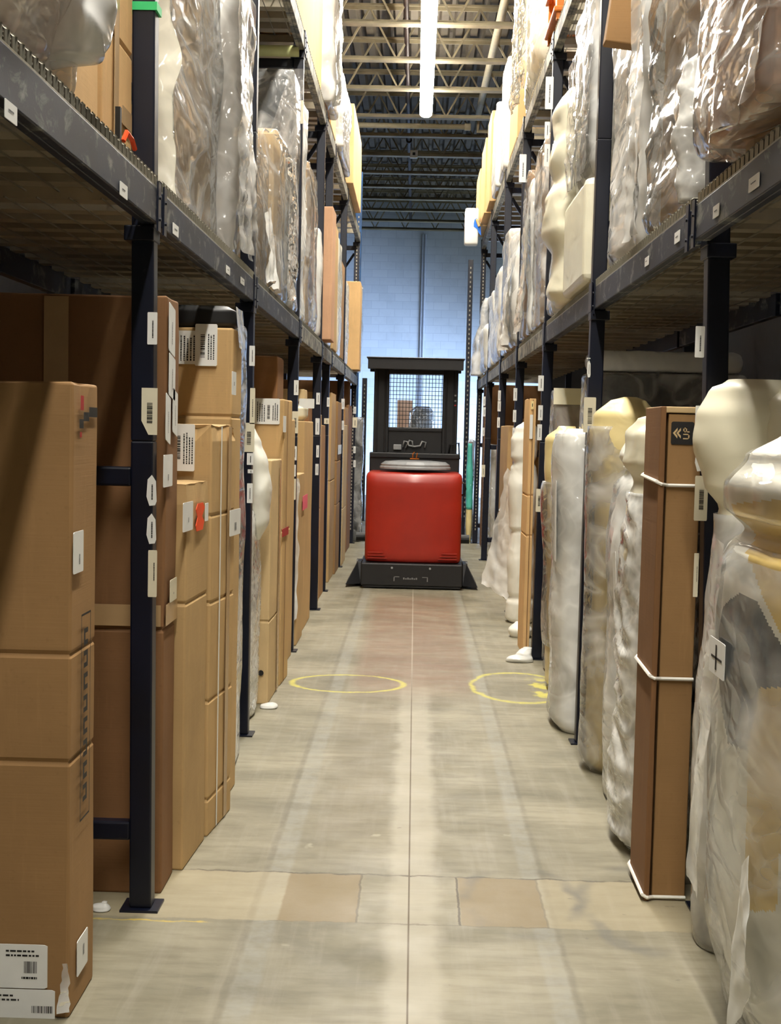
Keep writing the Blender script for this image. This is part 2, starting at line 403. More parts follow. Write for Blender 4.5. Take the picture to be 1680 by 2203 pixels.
def dent(seed, amp, top, cuts=(), crush=.012):
    def fn(p, n):
        d = nz_(p, 2.2, seed) * amp
        for c in cuts: d -= .007 * math.exp(-((p.z - c) / .007) ** 2)
        e = max(0, 1 - (top - p.z) / .05)
        d += -abs(nz_(p, 18, seed)) * crush * e * (1 if n.z < .9 else .4)
        return p + n * d
    return fn

SEED = [1]
def seed(): SEED[0] += 3.37; return SEED[0]

def crease_lines(): pass

# plates: thin labels carrying printed marks in the same mesh
def plate(parent, P, n, name='label', mats=('white_label', 'ink'), marks='text', shape=None):
    """P: four corners (lower-left, lower-right, upper-right, upper-left) seen from outside, n: outward normal"""
    n = Vector(n); mb = MB(); P = [Vector(p) for p in P]
    def uv(u, v): return (P[0] * (1 - u) + P[1] * u) * (1 - v) + (P[3] * (1 - u) + P[2] * u) * v
    poly = shape or [(0, .03), (.04, 0), (.96, 0), (1, .03), (1, .97), (.96, 1), (.04, 1), (0, .97)]
    a = [uv(*q) + n * .0022 for q in poly]; b = [uv(*q) + n * .0002 for q in poly]
    mb.quad(a, 0); mb.quad(list(reversed(b)), 0)
    for i in range(len(a)):
        j = (i + 1) % len(a); mb.quad([b[i], b[j], a[j], a[i]], 0)
    def m(u0, v0, u1, v1, mi=1): mb.quad([uv(u0, v0) + n * .003, uv(u1, v0) + n * .003, uv(u1, v1) + n * .003, uv(u0, v1) + n * .003], mi)
    rnd = random.Random(len(P) + int(P[0].length * 1000))
    for mk in (marks if isinstance(marks, list) else [marks]):
        if isinstance(mk, str): mk = (mk, .1, .15, .9, .85)
        ty, u0, v0, u1, v1 = mk[:5]
        if ty == 'bars_v':      # bars one above another
            v = v0
            while v < v1 - .002:
                w = rnd.choice((.008, .012, .02)) * (v1 - v0) * 2.5; m(u0, v, u1, min(v + w, v1)); v += w + rnd.choice((.01, .02)) * (v1 - v0) * 2
        elif ty == 'bars_h':
            u = u0
            while u < u1 - .002:
                w = rnd.choice((.008, .014, .022)) * (u1 - u0) * 2.5; m(u, v0, min(u + w, u1), v1); u += w + rnd.choice((.01, .02)) * (u1 - u0) * 2
        elif ty == 'text':      # rows of dashes
            k = int(mk[5]) if len(mk) > 5 else 5
            for r in range(k):
                v = v1 - (r + .7) * (v1 - v0) / k; u = u0; e = u1 - rnd.random() * .3 * (u1 - u0)
                while u < e:
                    w = rnd.uniform(.05, .16) * (u1 - u0); m(u, v, min(u + w, e), v + (v1 - v0) / k * .42); u += w + .03 * (u1 - u0)
        elif ty == 'textv':     # dashes along the height
            k = int(mk[5]) if len(mk) > 5 else 2
            for r in range(k):
                u = u0 + (r + .3) * (u1 - u0) / k; v = v0; e = v1 - rnd.random() * .2 * (v1 - v0)
                while v < e:
                    w = rnd.uniform(.03, .08) * (v1 - v0); m(u, v, u + (u1 - u0) / k * .45, min(v + w, e)); v += w + .02 * (v1 - v0)
        elif ty == 'block': m(u0, v0, u1, v1)
    o = mb.build(name, [M[q] for q in mats], parent)
    return o

def plate_px(parent, x0, y0, x1, y1, X=None, Y=None, shear=0, **kw):
    """a label on the plane X=.. or Y=.. covering a rectangle of the photograph"""
    if Y is not None:
        P = [at(x0, y1, Y=Y), at(x1, y1, Y=Y), at(x1, y0, Y=Y), at(x0, y0, Y=Y)]
        z0 = min(P[0].z, P[1].z); z1 = max(P[2].z, P[3].z); xa, xb = P[0].x, P[1].x
        P = [Vector((xa, Y, z0)), Vector((xb, Y, z0)), Vector((xb, Y, z1)), Vector((xa, Y, z1))]; n = (0, -1, 0)
    else:
        a = at(x0, (y0 + y1) / 2, X=X); b = at(x1, (y0 + y1) / 2, X=X)
        xm = (x0 + x1) / 2; z0 = at(xm, y1, X=X).z; z1 = at(xm, y0, X=X).z
        ya, yb = sorted((a.y, b.y))
        if X < 0: P = [Vector((X, ya, z0)), Vector((X, yb, z0)), Vector((X, yb, z1)), Vector((X, ya, z1))]; n = (1, 0, 0)
        else: P = [Vector((X, yb, z0)), Vector((X, ya, z0)), Vector((X, ya, z1)), Vector((X, yb, z1))]; n = (-1, 0, 0)
    if shear:
        for p in (P[1], P[2]): p.z += shear
    return plate(parent, P, n, **kw)

def carton(label, x0, x1, y0, y1, h, z=0, mat='card_tan', yaw=0, cuts=(), tape=None, lab=None, amp=.004, crush=.012, group=None, step=.12, r=.008, cat='cardboard box', name='cardboard_box', tilt=0):
    th = thing(name, label, cat, ((x0 + x1) / 2, (y0 + y1) / 2, z), yaw, group)
    mb = MB(); s = seed()
    rbox(mb, (x0, y0, z), (x1, y1, z + h), r, step, dent(s, amp, z + h, [z + c for c in cuts], crush), [z + c for c in cuts])
    # bottom stays on what carries it
    for v in mb.v:
        if v.z < z: v.z = z
    mb.build('carton', M[mat], th, smooth=False)
    sgn = 1 if x1 < 0 else -1
    xf = x1 if x1 < 0 else x0
    if tape:
        for tp in tape:
            mb = MB()
            if tp[0] == 'x':   # vertical strip on aisle face: y centre, width
                yc, w = tp[1], tp[2]
                mb.box((xf + sgn * (amp + .0015), yc - w / 2, z + .01), (xf + sgn * (amp + .003), yc + w / 2, z + h - .01))
            elif tp[0] == 'y':
                xc, w = tp[1], tp[2]; mb.box((xc - w / 2, y0 - amp - .003, z + .01), (xc + w / 2, y0 - amp - .0015, z + h - .01))
            elif tp[0] == 'yh':
                zc, w = tp[1], tp[2]; mb.box((x0 + .01, y0 - amp - .003, zc - w / 2), (x1 - .01, y0 - amp - .0015, zc + w / 2))
                mb.box((xf + sgn * (amp + .0015), y0 + .005, zc - w / 2), (xf + sgn * (amp + .003), y1 - .005, zc + w / 2))
            mb.build('packing_tape', M[tp[3] if len(tp) > 3 else 'tape'], th)
    if tilt: th.rotation_euler.y = math.radians(tilt)
    return th

def foldfn(s, amp, sx=7, sz=1.3, fine=.35, bot=None, belly=0, z0=0, z1=1):
    def fn(p0, n):
        p = Vector((p0.x, p0.y * .42, p0.z))
        d = amp * (ridge(p, sx * .75, sz, s) * .6 + nz_(p, 3, s) * .8) + amp * fine * .6 * nz_(p, 13, s)
        if belly: d += belly * math.sin(PI * min(1, max(0, (p.z - z0) / (z1 - z0))))
        return p0 + Vector((n.x, n.y, n.z * .5)) * d
    return fn

def film_box(parent, lo, hi, mat='film', amp=.02, step=.03, r=.03, sx=7, sz=1.3, name='plastic_film', bot=0, belly=0):
    mb = MB(); s = seed()
    f0 = foldfn(s, amp, sx, sz, .35, None, belly, lo[2], hi[2])
    def fn(p, n):
        q = f0(p, n)
        if q.z < lo[2] + bot: q.z = lo[2] + bot
        return q
    rbox(mb, lo, hi, r, step, fn)
    return mb.build(name, M[mat], parent, smooth=True)

def loft(parent, secs, mat, seg=56, nz=60, amp=.01, sx=6, sz=2, e=2.4, name='wrap', smooth=True, floor=None, fine=.3, pts=None):
    """soft body through (z, cx, cy, rx, ry) sections"""
    mb = MB(); s = seed(); zs = [q[0] for q in secs]; rows = []
    def interp(z):
        for a, b in zip(secs, secs[1:]):
            if a[0] <= z <= b[0] + 1e-9:
                u = (z - a[0]) / max(1e-9, b[0] - a[0]); u = u * u * (3 - 2 * u)
                return [a[i] * (1 - u) + b[i] * u for i in range(5)]
        return list(secs[-1])
    N = max(8, nz)
    for k in range(N + 1):
        z = zs[0] + (zs[-1] - zs[0]) * k / N; q = interp(z); row = []
        for i in range(seg):
            an = 2 * PI * i / seg; ca, sa = math.cos(an), math.sin(an)
            px_ = math.copysign(abs(ca) ** (2 / e), ca); py_ = math.copysign(abs(sa) ** (2 / e), sa)
            n = Vector((ca, sa, 0)); p = Vector((q[1] + q[3] * px_, q[2] + q[4] * py_, z))
            pq = Vector((p.x, p.y * .45, p.z)); d = amp * (ridge(pq, sx, sz, s) * .7 + nz_(pq, 2.6, s) * .9 + fine * .7 * nz_(pq, 16, s)); edge = min(1, min(k, N - k) / 3 + .2)
            p = p + n * d * edge; p.z += d * .5 * edge
            if floor is not None: p.z = max(p.z, floor)
            mb.v.append(p); row.append(len(mb.v) - 1)
        rows.append(row)
    for a, b in zip(rows, rows[1:]):
        for i in range(seg):
            j = (i + 1) % seg; mb.f.append((a[i], a[j], b[j], b[i])); mb.mi.append(0)
    mb.f.append(tuple(reversed(rows[0]))); mb.mi.append(0); mb.f.append(tuple(rows[-1])); mb.mi.append(0)
    return mb.build(name, M[mat], parent, smooth=smooth)

def sheet(parent, A, B, C, D, mat, nu=24, nv=40, amp=.02, name='loose_film', su=5, sv=2, thick=.0):
    """a loose hanging flap between four corners (A lower left, B lower right, C upper right, D upper left)"""
    A, B, C, D = map(Vector, (A, B, C, D)); mb = MB(); s = seed(); n = ((B - A).cross(D - A)).normalized()
    for j in range(nv + 1):
        for i in range(nu + 1):
            u, v = i / nu, j / nv; p = (A * (1 - u) + B * u) * (1 - v) + (D * (1 - u) + C * u) * v
            uu = u * (B - A).length; vv = v * (D - A).length
            d = amp * (1 - abs(noise.noise(Vector((uu * su + s, vv * sv, s)))) * 2.2) + amp * .4 * noise.noise(Vector((uu * 12, vv * 14, s)))
            ed = noise.noise(Vector((u * 5, v * 7, s))) * amp * 1.2
            w = (B - A).normalized() * (ed if u in (0, 1) else 0) + Vector((0, 0, ed if v in (0,) else 0))
            pp = p + n * d * (1.2 - v * .7) + w; pp.z = max(pp.z, min(A.z, B.z)); mb.v.append(pp)
    W = nu + 1
    for j in range(nv):
        for i in range(nu): mb.f.append((j * W + i, j * W + i + 1, (j + 1) * W + i + 1, (j + 1) * W + i)); mb.mi.append(0)
    return mb.build(name, M[mat], parent, smooth=True)

# ------------------------------------------------------------------ building shell
Y0, Y1, XW, ZC = -9.0, 33.7, 9.0, 7.55
mb = MB(); mb.quad([(-XW, Y0, 0), (XW, Y0, 0), (XW, Y1, 0), (-XW, Y1, 0)])
me_ = bpy.data.meshes.new('floor'); me_.from_pydata([tuple(v) for v in mb.v], [], mb.f); me_.materials.append(m_floor())
fl = bpy.data.objects.new('floor', me_); COL.objects.link(fl); struct(fl)
# fluted steel roof deck, flutes running along the aisle
mb = MB(); x = -XW; prof = []
while x < XW:
    prof += [(x, 0), (x + .10, 0), (x + .135, .075), (x + .185, .075)]; x += .22
for a, b in zip(prof, prof[1:]):
    mb.quad([(a[0], Y0, ZC + a[1]), (b[0], Y0, ZC + b[1]), (b[0], Y1, ZC + b[1]), (a[0], Y1, ZC + a[1])])
struct(mb.build('ceiling', M['deck']))
blk = m_block()
mb = MB(); mb.box((-XW, Y1, 0), (XW, Y1 + .2, ZC + .1)); w_ = struct(mb.build('wall_far', blk))
grey_wall = m_plain('grey_wall', srgb(62, 62, 64), .8)
for nm, lo, hi in (('wall_left', (-XW - .2, Y0, 0), (-XW, Y1, ZC + .1)), ('wall_right', (XW, Y0, 0), (XW + .2, Y1, ZC + .1)), ('wall_back', (-XW, Y0 - .2, 0), (XW, Y0, ZC + .1))):
    mb = MB(); mb.box(lo, hi); struct(mb.build(nm, grey_wall))
for s_, nm in ((-1, 'wall_left'), (1, 'wall_right')):
    mb = MB(); mb.box((s_ * 2.95, Y0, 0), (s_ * 3.05, 20.6, ZC)); struct(mb.build(nm, grey_wall))  # added inner partition, keeps dock daylight out from behind the racks
    mb = MB(); mb.box((s_ * 2.0, 20.5, 0), (s_ * 3.05, 20.6, ZC - .8)); struct(mb.build(nm, grey_wall))  # added end return, stops daylight leaking down the gap by the partition
# control joint with two pipes running up the far wall
mb = MB()
for xx in (.075, .145): mb.tube([(xx, Y1 - .03, 0), (xx, Y1 - .03, 6.7)], .016, 8)
tag(mb.build('wall_conduit', m_plain('conduit_paint', srgb(176, 184, 200), .5)), 'pair of pale vertical conduits running up the middle of the far block wall', 'pipe')

# bar joists
def joist(y):
    n = JN[0]; JN[0] += 1
    mb = MB(); zb, zt = 6.76, 7.5
    for z, w in ((zb, .07), (zt, .06)):
        mb.box((-4.2, y - w, z - .012), (4.2, y + w, z + .012)); mb.box((-4.2, y - .012, z + (.0 if z < 7 else -.06)), (4.2, y + .012, z + (.055 if z < 7 else 0)))
    return mb, y
JN = [0]
JY = [1.0, 2.6, 4.2, 5.8, 7.4, 9.0, 10.6, 12.2, 13.8, 15.25, 16.7, 18.3, 19.82, 21.55, 22.9, 24.5, 26.15, 27.6, 29.0, 30.5, 32.0, 33.3]
ordn = ['first', 'second', 'third', 'fourth', 'fifth', 'sixth', 'seventh', 'eighth', 'ninth', 'tenth', 'eleventh', 'twelfth', 'thirteenth', 'fourteenth']
vis = [y for y in JY if y >= 15.2]
mbc, yy = joist(0.0)
chord_me = None
proto = None
for k, y in enumerate(JY):
    if k == 0:
        th = thing('roof_joist', 'steel bar joist under the roof', 'roof joist', (0, y, 6.75), 0, 'bar joists across the roof')
        mb, _ = joist(y); mb.build('chord', M['joist'], th)
        mb = MB(); x = -4.18; up = True
        while x < 4.1:
            mb.bar((x, y, 6.78 if up else 7.47), (x + .38, y, 7.47 if up else 6.78), .026, .026); x += .38; up = not up
        mb.build('web', M['joist'], th); proto = th
    else:
        th = proto.copy(); COL.objects.link(th); th.location.y = y
        for ch in proto.children:
            c = ch.copy(); COL.objects.link(c); c.parent = th
    if y in vis:
        i = vis.index(y)
        th['label'] = ('steel bar joist with zigzag webs, %s from the top edge of the photo' % ordn[i] if i < 6 else 'dark steel bar joist beyond the lamps, %s counting back from the far wall' % (ordn[len(vis) - 1 - i]))
    else: th['label'] = 'steel bar joist overhead above the near end of the aisle'; th['group'] = 'bar joists above the near aisle'
# pipes under the roof
mb = MB(); mb.tube([(1.02, 13, 6.98), (.98, 16.3, 6.98), (.93, 22.1, 6.98)], .055, 10)
mb.tube([(.93, 22.1, 6.98), (.93, 22.15, 6.70), (1.25, 22.15, 6.70)], .035, 8)
tag(mb.build('roof_pipe', M['pipe'], smooth=True), 'cream painted pipe running along the roof right of the lamps, ending in an elbow', 'pipe')
mb = MB(); mb.tube([(-3.5, 21.95, 6.72), (.80, 21.95, 6.72)], .045, 10); mb.tube([(.70, 21.95, 6.72), (.80, 21.95, 6.72)], .06, 10)
tag(mb.build('cross_pipe', M['pipe'], smooth=True), 'cream pipe crossing the aisle right behind the last lit joist', 'pipe')
mb = MB(); mb.tube([(-.24, 12, 7.0), (-.24, 33.4, 7.0)], .035, 8)
for y in (17.4, 20.6, 24.3): mb.tube([(-.24, y - .08, 7.0), (-.24, y + .08, 7.0)], .055, 8)
tag(mb.build('sprinkler_pipe', M['pipe_dark'], smooth=True), 'dark sprinkler pipe running along the roof just left of the lamps', 'pipe')
mb = MB(); mb.box((-.215, 24.3, 6.69), (-.075, 24.38, 6.83)); th = thing('ceiling_sensor', 'small white square box with a dark centre hanging beyond the lamps', 'sensor', (-.145, 24.34, 6.69))
mb.build('sensor_box', M['white_label'], th, .008); mb = MB(); mb.box((-.17, 24.288, 6.735), (-.12, 24.3, 6.785)); mb.build('sensor_eye', M['ink'], th)
mb = MB(); mb.tube([(-.145, 24.34, 6.83), (-.145, 24.34, 7.5)], .008, 6); mb.build('sensor_rod', M['joist'], th)

# ------------------------------------------------------------------ lamps over the aisle
proto = None; LY = [20.62 - 2.36 * i for i in range(10)]
for i, y in enumerate(LY):
    lab = 'glowing white strip lamp over the aisle, %s' % ['the farthest one', 'second from the far end', 'third from the far end', 'fourth from the far end'][i] if i < 4 else 'glowing white strip lamp over the near end of the aisle'
    if proto is None:
        th = thing('strip_lamp', lab, 'lamp', (.05, y - 1.18, 6.55), 0, 'row of strip lamps over the aisle')
        mb = MB(); n = 10; L = []
        for a in range(n + 1):
            an = PI * a / n; L.append((.05 - math.cos(an) * .095, 6.60 - math.sin(an) * .055))
        for p, q in zip(L, L[1:]): mb.quad([(p[0], y - 2.34, p[1]), (q[0], y - 2.34, q[1]), (q[0], y, q[1]), (p[0], y, p[1])])
        mb.quad([(p[0], y - 2.34, p[1]) for p in L]); mb.quad([(p[0], y, p[1]) for p in reversed(L)])
        mb.quad([(-.045, y - 2.34, 6.602), (.145, y - 2.34, 6.602), (.145, y, 6.602), (-.045, y, 6.602)])
        mb.build('lens', M['lamp'], th)
        mb = MB(); mb.box((-.01, y - 2.34, 6.604), (.11, y, 6.655)); mb.build('housing', M['lamp_body'], th)
        mb = MB()
        for yy in (y - 1.9, y - .4): mb.tube([(.05, yy, 6.65), (.05, yy, 7.5)], .004, 5)
        mb.build('hanger', M['wire'], th); proto = th
    else:
        th = proto.copy(); COL.objects.link(th); th.location.y = y - 1.18; th['label'] = lab
        for ch in proto.children:
            c = ch.copy(); COL.objects.link(c); c.parent = th
        if i >= 4: th['group'] = 'strip lamps over the near aisle'

# daylight from the dock door at the side of the cross aisle
dl = bpy.data.objects.new('dock_daylight', bpy.data.lights.new('dock_daylight', 'AREA')); COL.objects.link(dl)
dl.data.shape = 'RECTANGLE'; dl.data.size = 7.0; dl.data.size_y = 2.8; dl.data.spread = math.radians(100); dl.data.energy = 1350; dl.data.color = (.52, .70, 1.0)
dl.location = (6.5, 28.0, 1.2); dl.rotation_euler = (PI / 2 - .30, 0, PI / 2 - .45)
sc.world = bpy.data.worlds.new('world'); sc.world.use_nodes = True
sc.world.node_tree.nodes['Background'].inputs[0].default_value = (0, 0, 0, 1)

# ------------------------------------------------------------------ pallet racking
ZB = 2.43; ZT = 4.50            # tops of the two beam levels
DEP = 1.06
def lerp(a, b, t): return a + (b - a) * t
# (y, x of aisle face at the floor, x at z=3.2)
LP = [(4.37, .863, .885), (6.93, .861, .868), (9.62, .87, .87), (11.9, .862, .87), (13.3, .885, .885), (15.7, .87, .87), (19.1, .88, .87)]
RP = [(4.5, 1.028, .955), (6.95, .90, .915), (9.55, .895, .925), (12.05, .90, .92), (14.4, .90, .92), (17.0, .90, .92), (19.6, .90, .92)]
LEVX = {-1: .865, 1: .925}
def frame(s, k, y, xb, xt):
    side = 'left' if s < 0 else 'right'
    look = {(-1, 0): 'nearest navy rack upright on the left, white tags down its front, green band on top',
            (-1, 1): 'navy rack upright on the left behind the taped brown cartons, second from the camera',
            (1, 0): 'nearest navy rack upright on the right, four pale tags beside the strapped carton',
            (1, 1): 'second navy rack upright from the camera on the right side'}
    lab = look.get((s, k), '%s navy steel rack upright from the camera on the %s side of the aisle' % (ordn[k], side))
    th = thing('rack_upright', lab, 'pallet rack frame', (s * xb, y, 0), 0, 'rack uprights on the %s' % side)
    H = ZT + .03
    w, d = .075, .07
    def X(z): return xb + (xt - xb) * z / 3.2 if z < 3.2 else xt
    mb = MB()
    zs = [0, 1.6, 3.2, H]
    for a, b in zip(zs, zs[1:]):
        mb.bar((s * (X(a) + w / 2), y, a + (.008 if a == 0 else 0)), (s * (X(b) + w / 2), y, b), w, d, up=Vector((0, 1, 0)))
    fp = mb.build('front_post', M['navy'], th, .006)
    if k >= 5:   # the punched holes show on the end uprights
        mb = MB(); z = .2
        while z < H - .1:
            mb.box((s * (X(z)) - s * .0012, y - .018, z), (s * (X(z)) - s * .0002, y + .002, z + .028))
            mb.box((s * (X(z) + .03), y - d / 2 - .0012, z), (s * (X(z) + .045), y - d / 2 - .0002, z + .028)); z += .05
        mb.build('punched_hole', M['channel' if k == 6 else 'black_plastic'], fp)['kind'] = 'stuff'
    mb = MB(); mb.bar((s * (xb + DEP), y, .008), (s * (xt + DEP), y, H), w, d, up=Vector((0, 1, 0))); mb.build('rear_post', M['navy'], th, .006)
    for z in (.27, 1.48, 2.75, 4.30):
        mb = MB(); mb.bar((s * (X(z) + w), y, z), (s * (X(z) + DEP - w / 2), y, z), .05, .065); mb.build('brace', M['navy'], th, .008)
    for z0, z1 in ((2.82, 4.22),):
        mb = MB(); mb.bar((s * (X(z0) + DEP - w), y, z0), (s * (X(z1) + w), y, z1), .03, .035); mb.build('diagonal_brace', M['navy'], th)
    for xx in (X(0) + w / 2, xb + DEP):
        mb = MB(); mb.box((s * (xx - .065), y - .06, 0), (s * (xx + .065), y + .06, .008)); mb.build('base_plate', M['navy'], th)
    for zl in (ZB, ZT):
        mb = MB(); mb.box((s * (X(zl) - .004), y - .055, zl - .17), (s * (X(zl) + w + .02), y + .055, zl - .12 + .0)); mb.box((s * (X(zl) - .006), y - .058, zl - .13), (s * (X(zl) + .002), y + .058, zl + .03))
        mb.build('beam_bracket', M['navy'], th, .004)
    return th
FR = {}
for s, P in ((-1, LP), (1, RP)):
    for k, (y, xb, xt) in enumerate(P): FR[s, k] = frame(s, k, y, xb, xt)
g0 = at(318, 3, Y=4.33); g1 = at(318, 21, Y=4.33); mb = MB(); mb.box((-.968, 4.33, g1.z), (-.876, 4.41, g0.z)); g = mb.build('tape_band', M['green_tape'], FR[-1, 0]); g['label'] = 'green tape band'

def beam_px(y): return None
def deck(s, k, ya, yb, z, top):
    side = 'left' if s < 0 else 'right'; xf = LEVX[s]; lv = 'upper' if top else 'lower'
    dirx = 0
    # the step beams
    where = ('%s bay from camera on the %s' % (ordn[k], side))
    for rear in (0, 1):
        if rear and (k > 3): continue
        x0 = xf - .002 + rear * (DEP - .09); th = thing('rack_beam', '%s %s beam, %s shelf level, %s' % ('dark' if rear else 'worn navy', 'back' if rear else 'front', lv, where), 'rack beam', (s * x0, (ya + yb) / 2, z - .12), 0, '%s %s level %s beams' % (side, lv, 'back' if rear else 'front'))
        mb = MB()
        if rear: mb.box((s * x0, ya + .04, z - .12), (s * (x0 + .045), yb - .04, z))
        else:
            mb.box((s * x0, ya + .038, z - .115), (s * (x0 + .028), yb - .038, z)); mb.box((s * (x0 + .028), ya + .038, z - .115), (s * (x0 + .055), yb - .038, z - .04))
        bo = mb.build('beam', M['beam' if (k < 3 and not top) else ('navy' if rear else 'beam_far')], th, .004)
        if not rear:
            for q in (ya + .05, yb - .05):
                mb = MB(); mb.box((s * (x0 - .006), q - .022, z - .14), (s * x0, q + .022, z + .02)); 
                for zz in (-.1, -.03): mb.tube([(s * (x0 - .006), q, z + zz), (s * (x0 - .011), q, z + zz)], .007, 6)
                mb.build('connector', M['navy'], th)
            if not top: BE[s, k] = th
    th = thing('wire_deck', 'galvanised wire mesh deck, %s shelf level, %s' % (lv, where), 'wire shelf', (s * xf, (ya + yb) / 2, z), 0, '%s %s level wire decks' % (side, lv))
    mb = MB(); zt = z + .045; y = ya + .06; r = .0042
    sp = .052 if k < 3 else .075
    seg = 4 if k < 2 and not top else 3
    while y < yb - .05:
        mb.tube([(s * (xf + .006), y, z + .002), (s * (xf + .006), y, zt - .008), (s * (xf + .014), y, zt), (s * (xf + DEP - .06), y, zt)], r, seg)
        if k < 2: mb.tube([(s * (xf + .006), y + .018, z + .002), (s * (xf + .006), y + .018, zt - .004), (s * (xf + .006), y, zt - .004)], r, seg)
        y += sp
    x = xf + .04
    while x < xf + DEP - .05:
        mb.box((s * x, ya + .05, zt + .003), (s * (x + .006), yb - .05, zt + .009)); x += .1
    mb.box((s * (xf + .002), ya + .05, z + .001), (s * (xf + .008), yb - .05, z + .007))
    if k < 3:
        x = xf + .10
        while x < xf + DEP - .12:
            mb.box((s * x, ya + .06, z - .019), (s * (x + .005), yb - .06, z - .014)); x += .11
    mb.build('wire_mesh', M['wire'], th)
    n = 11 if k < 3 else 7
    for i in range(n):
        yc = lerp(ya + .16, yb - .16, i / (n - 1)); mb = MB()
        mb.box((s * (xf + .07), yc - .045, z - .012), (s * (xf + DEP - .1), yc + .045, z + .0))
        mb.box((s * (xf + .07), yc - .045, z - .0), (s * (xf + DEP - .1), yc - .038, z + .04)); mb.box((s * (xf + .07), yc + .038, z - .0), (s * (xf + DEP - .1), yc + .045, z + .04))
        mb.build('support_channel', M['channel'], th)
BE = {}
for s, P in ((-1, LP), (1, RP)):
    ys = [1.75] + [p[0] for p in P]
    for k in range(len(P)):
        deck(s, k, ys[k], ys[k + 1], ZB, False)
        if k >= 2: deck(s, k, ys[k], ys[k + 1], ZT, True)
# location tags on the near uprights (stuck on the camera side)
def tags(s, k, rects, mats=('white_label', 'ink')):
    y = (LP if s < 0 else RP)[k][0] - .036
    for (x0, y0, x1, y1, mk, *sh) in rects:
        mt = ('cream_label', 'ink') if mk.startswith('c') else mats
        mk = mk.lstrip('c')
        marks = {'b': ('bars_v', .35, .25, .7, .7), 't': ('textv', .4, .2, .7, .8, 1), 'n': ('textv', .55, .35, .8, .75, 1)}[mk]
        plate_px(FR[s, k], x0, y0, x1, y1, Y=y, name='location_tag', mats=mt, marks=marks, shape=sh[0] if sh else None)
tap = [(.45, 0), (1, 0), (1, 1), (0, 1), (0, .3)]
hexa = [(.3, 0), (.85, .02), (1, .15), (.9, .8), (.5, 1), (.1, .85), (.0, .3)]
tags(-1, 0, [(317, 672, 338, 741, 't'), (304, 835, 338, 935, 'cb', tap), (315, 1022, 337, 1088, 't', hexa), (315, 1105, 336, 1170, 't', hexa), (318, 1184, 337, 1284, 'cn')])
tags(-1, 1, [(536, 744, 548, 787, 't'), (537, 835, 548, 912, 'ct'), (522, 910, 547, 972, 'cb'), (531, 975, 545, 1000, 't'), (533, 1010, 545, 1018, 't'), (531, 1040, 543, 1082, 't')])
tags(-1, 2, [(632, 818, 642, 850, 't'), (628, 885, 641, 932, 'cb'), (630, 960, 638, 990, 't'), (628, 1000, 636, 1025, 't'), (626, 1030, 636, 1075, 'ct')])
tags(-1, 3, [(680, 845, 688, 870, 't'), (678, 900, 687, 935, 't'), (680, 958, 686, 984, 't'), (678, 998, 685, 1022, 't')])
tags(-1, 4, [(703, 855, 709, 875, 't'), (697, 900, 708, 912, 'ct')])
tags(-1, 5, [(734, 858, 741, 880, 't'), (735, 905, 740, 925, 't')])
tags(-1, 6, [(760, 875, 766, 890, 't'), (758, 898, 768, 920, 'ct'), (760, 960, 765, 975, 't'), (760, 990, 765, 1005, 't')])
tags(1, 0, [(1494, 702, 1514, 769, 't'), (1494, 873, 1514, 937, 't'), (1494, 952, 1512, 1014, 't', hexa), (1492, 1024, 1520, 1120, 'cb'), (1490, 1190, 1500, 1284, 'cn')])
tags(1, 1, [(1262, 775, 1270, 812, 't', hexa), (1262, 770, 1270, 772, 't'), (1254, 855, 1280, 930, 'cb')])
tags(1, 2, [(1157, 808, 1169, 841, 't'), (1157, 872, 1167, 904, 't'), (1155, 913, 1165, 947, 't'), (1152, 1052, 1165, 1101, 'cb')])
tags(1, 3, [(1104, 835, 1112, 862, 't'), (1103, 882, 1110, 908, 't'), (1102, 920, 1107, 940, 't')])
tags(1, 4, [(1071, 840, 1077, 862, 't'), (1070, 863, 1077, 885, 't'), (1069, 898, 1075, 920, 't')])
tags(1, 5, [(1038, 853, 1044, 873, 't'), (1038, 876, 1044, 896, 't'), (1037, 920, 1042, 938, 't'), (1035, 1000, 1043, 1026, 'ct')])
tags(-1, 2, [(633, 216, 652, 266, 'cb')])
tags(1, 2, [(1172, 165, 1189, 235, 't'), (1171, 262, 1182, 298, 't'), (1170, 310, 1182, 358, 't')])
tags(1, 3, [(1116, 332, 1131, 392, 't')])
for (x0, y0, x1, y1) in ((9, 221, 35, 262), (257, 395, 273, 425)):
    plate_px(BE[-1, 0], x0, y0, x1, y1, X=-.863 + .0015, name='beam_tag', marks=('text', .25, .4, .75, .65, 1), shear=-.0)
for (x0, y0, x1, y1) in ((371, 483, 383, 507), (486, 573, 494, 590), (517, 598, 525, 612)):
    plate_px(BE[-1, 1], x0, y0, x1, y1, X=-.863 + .0015, name='beam_tag', marks=('text', .25, .4, .75, .65, 1))
for (x0, y0, x1, y1) in ((1612, 378, 1634, 408), (1535, 441, 1548, 467)):
    plate_px(BE[1, 0], x0, y0, x1, y1, X=.923 - .0015, name='beam_tag', marks=('text', .25, .4, .75, .65, 1))
for (x0, y0, x1, y1) in ((1452, 498, 1463, 522), (1388, 553, 1396, 572)):
    plate_px(BE[1, 1], x0, y0, x1, y1, X=.923 - .0015, name='beam_tag', marks=('text', .25, .4, .75, .65, 1))

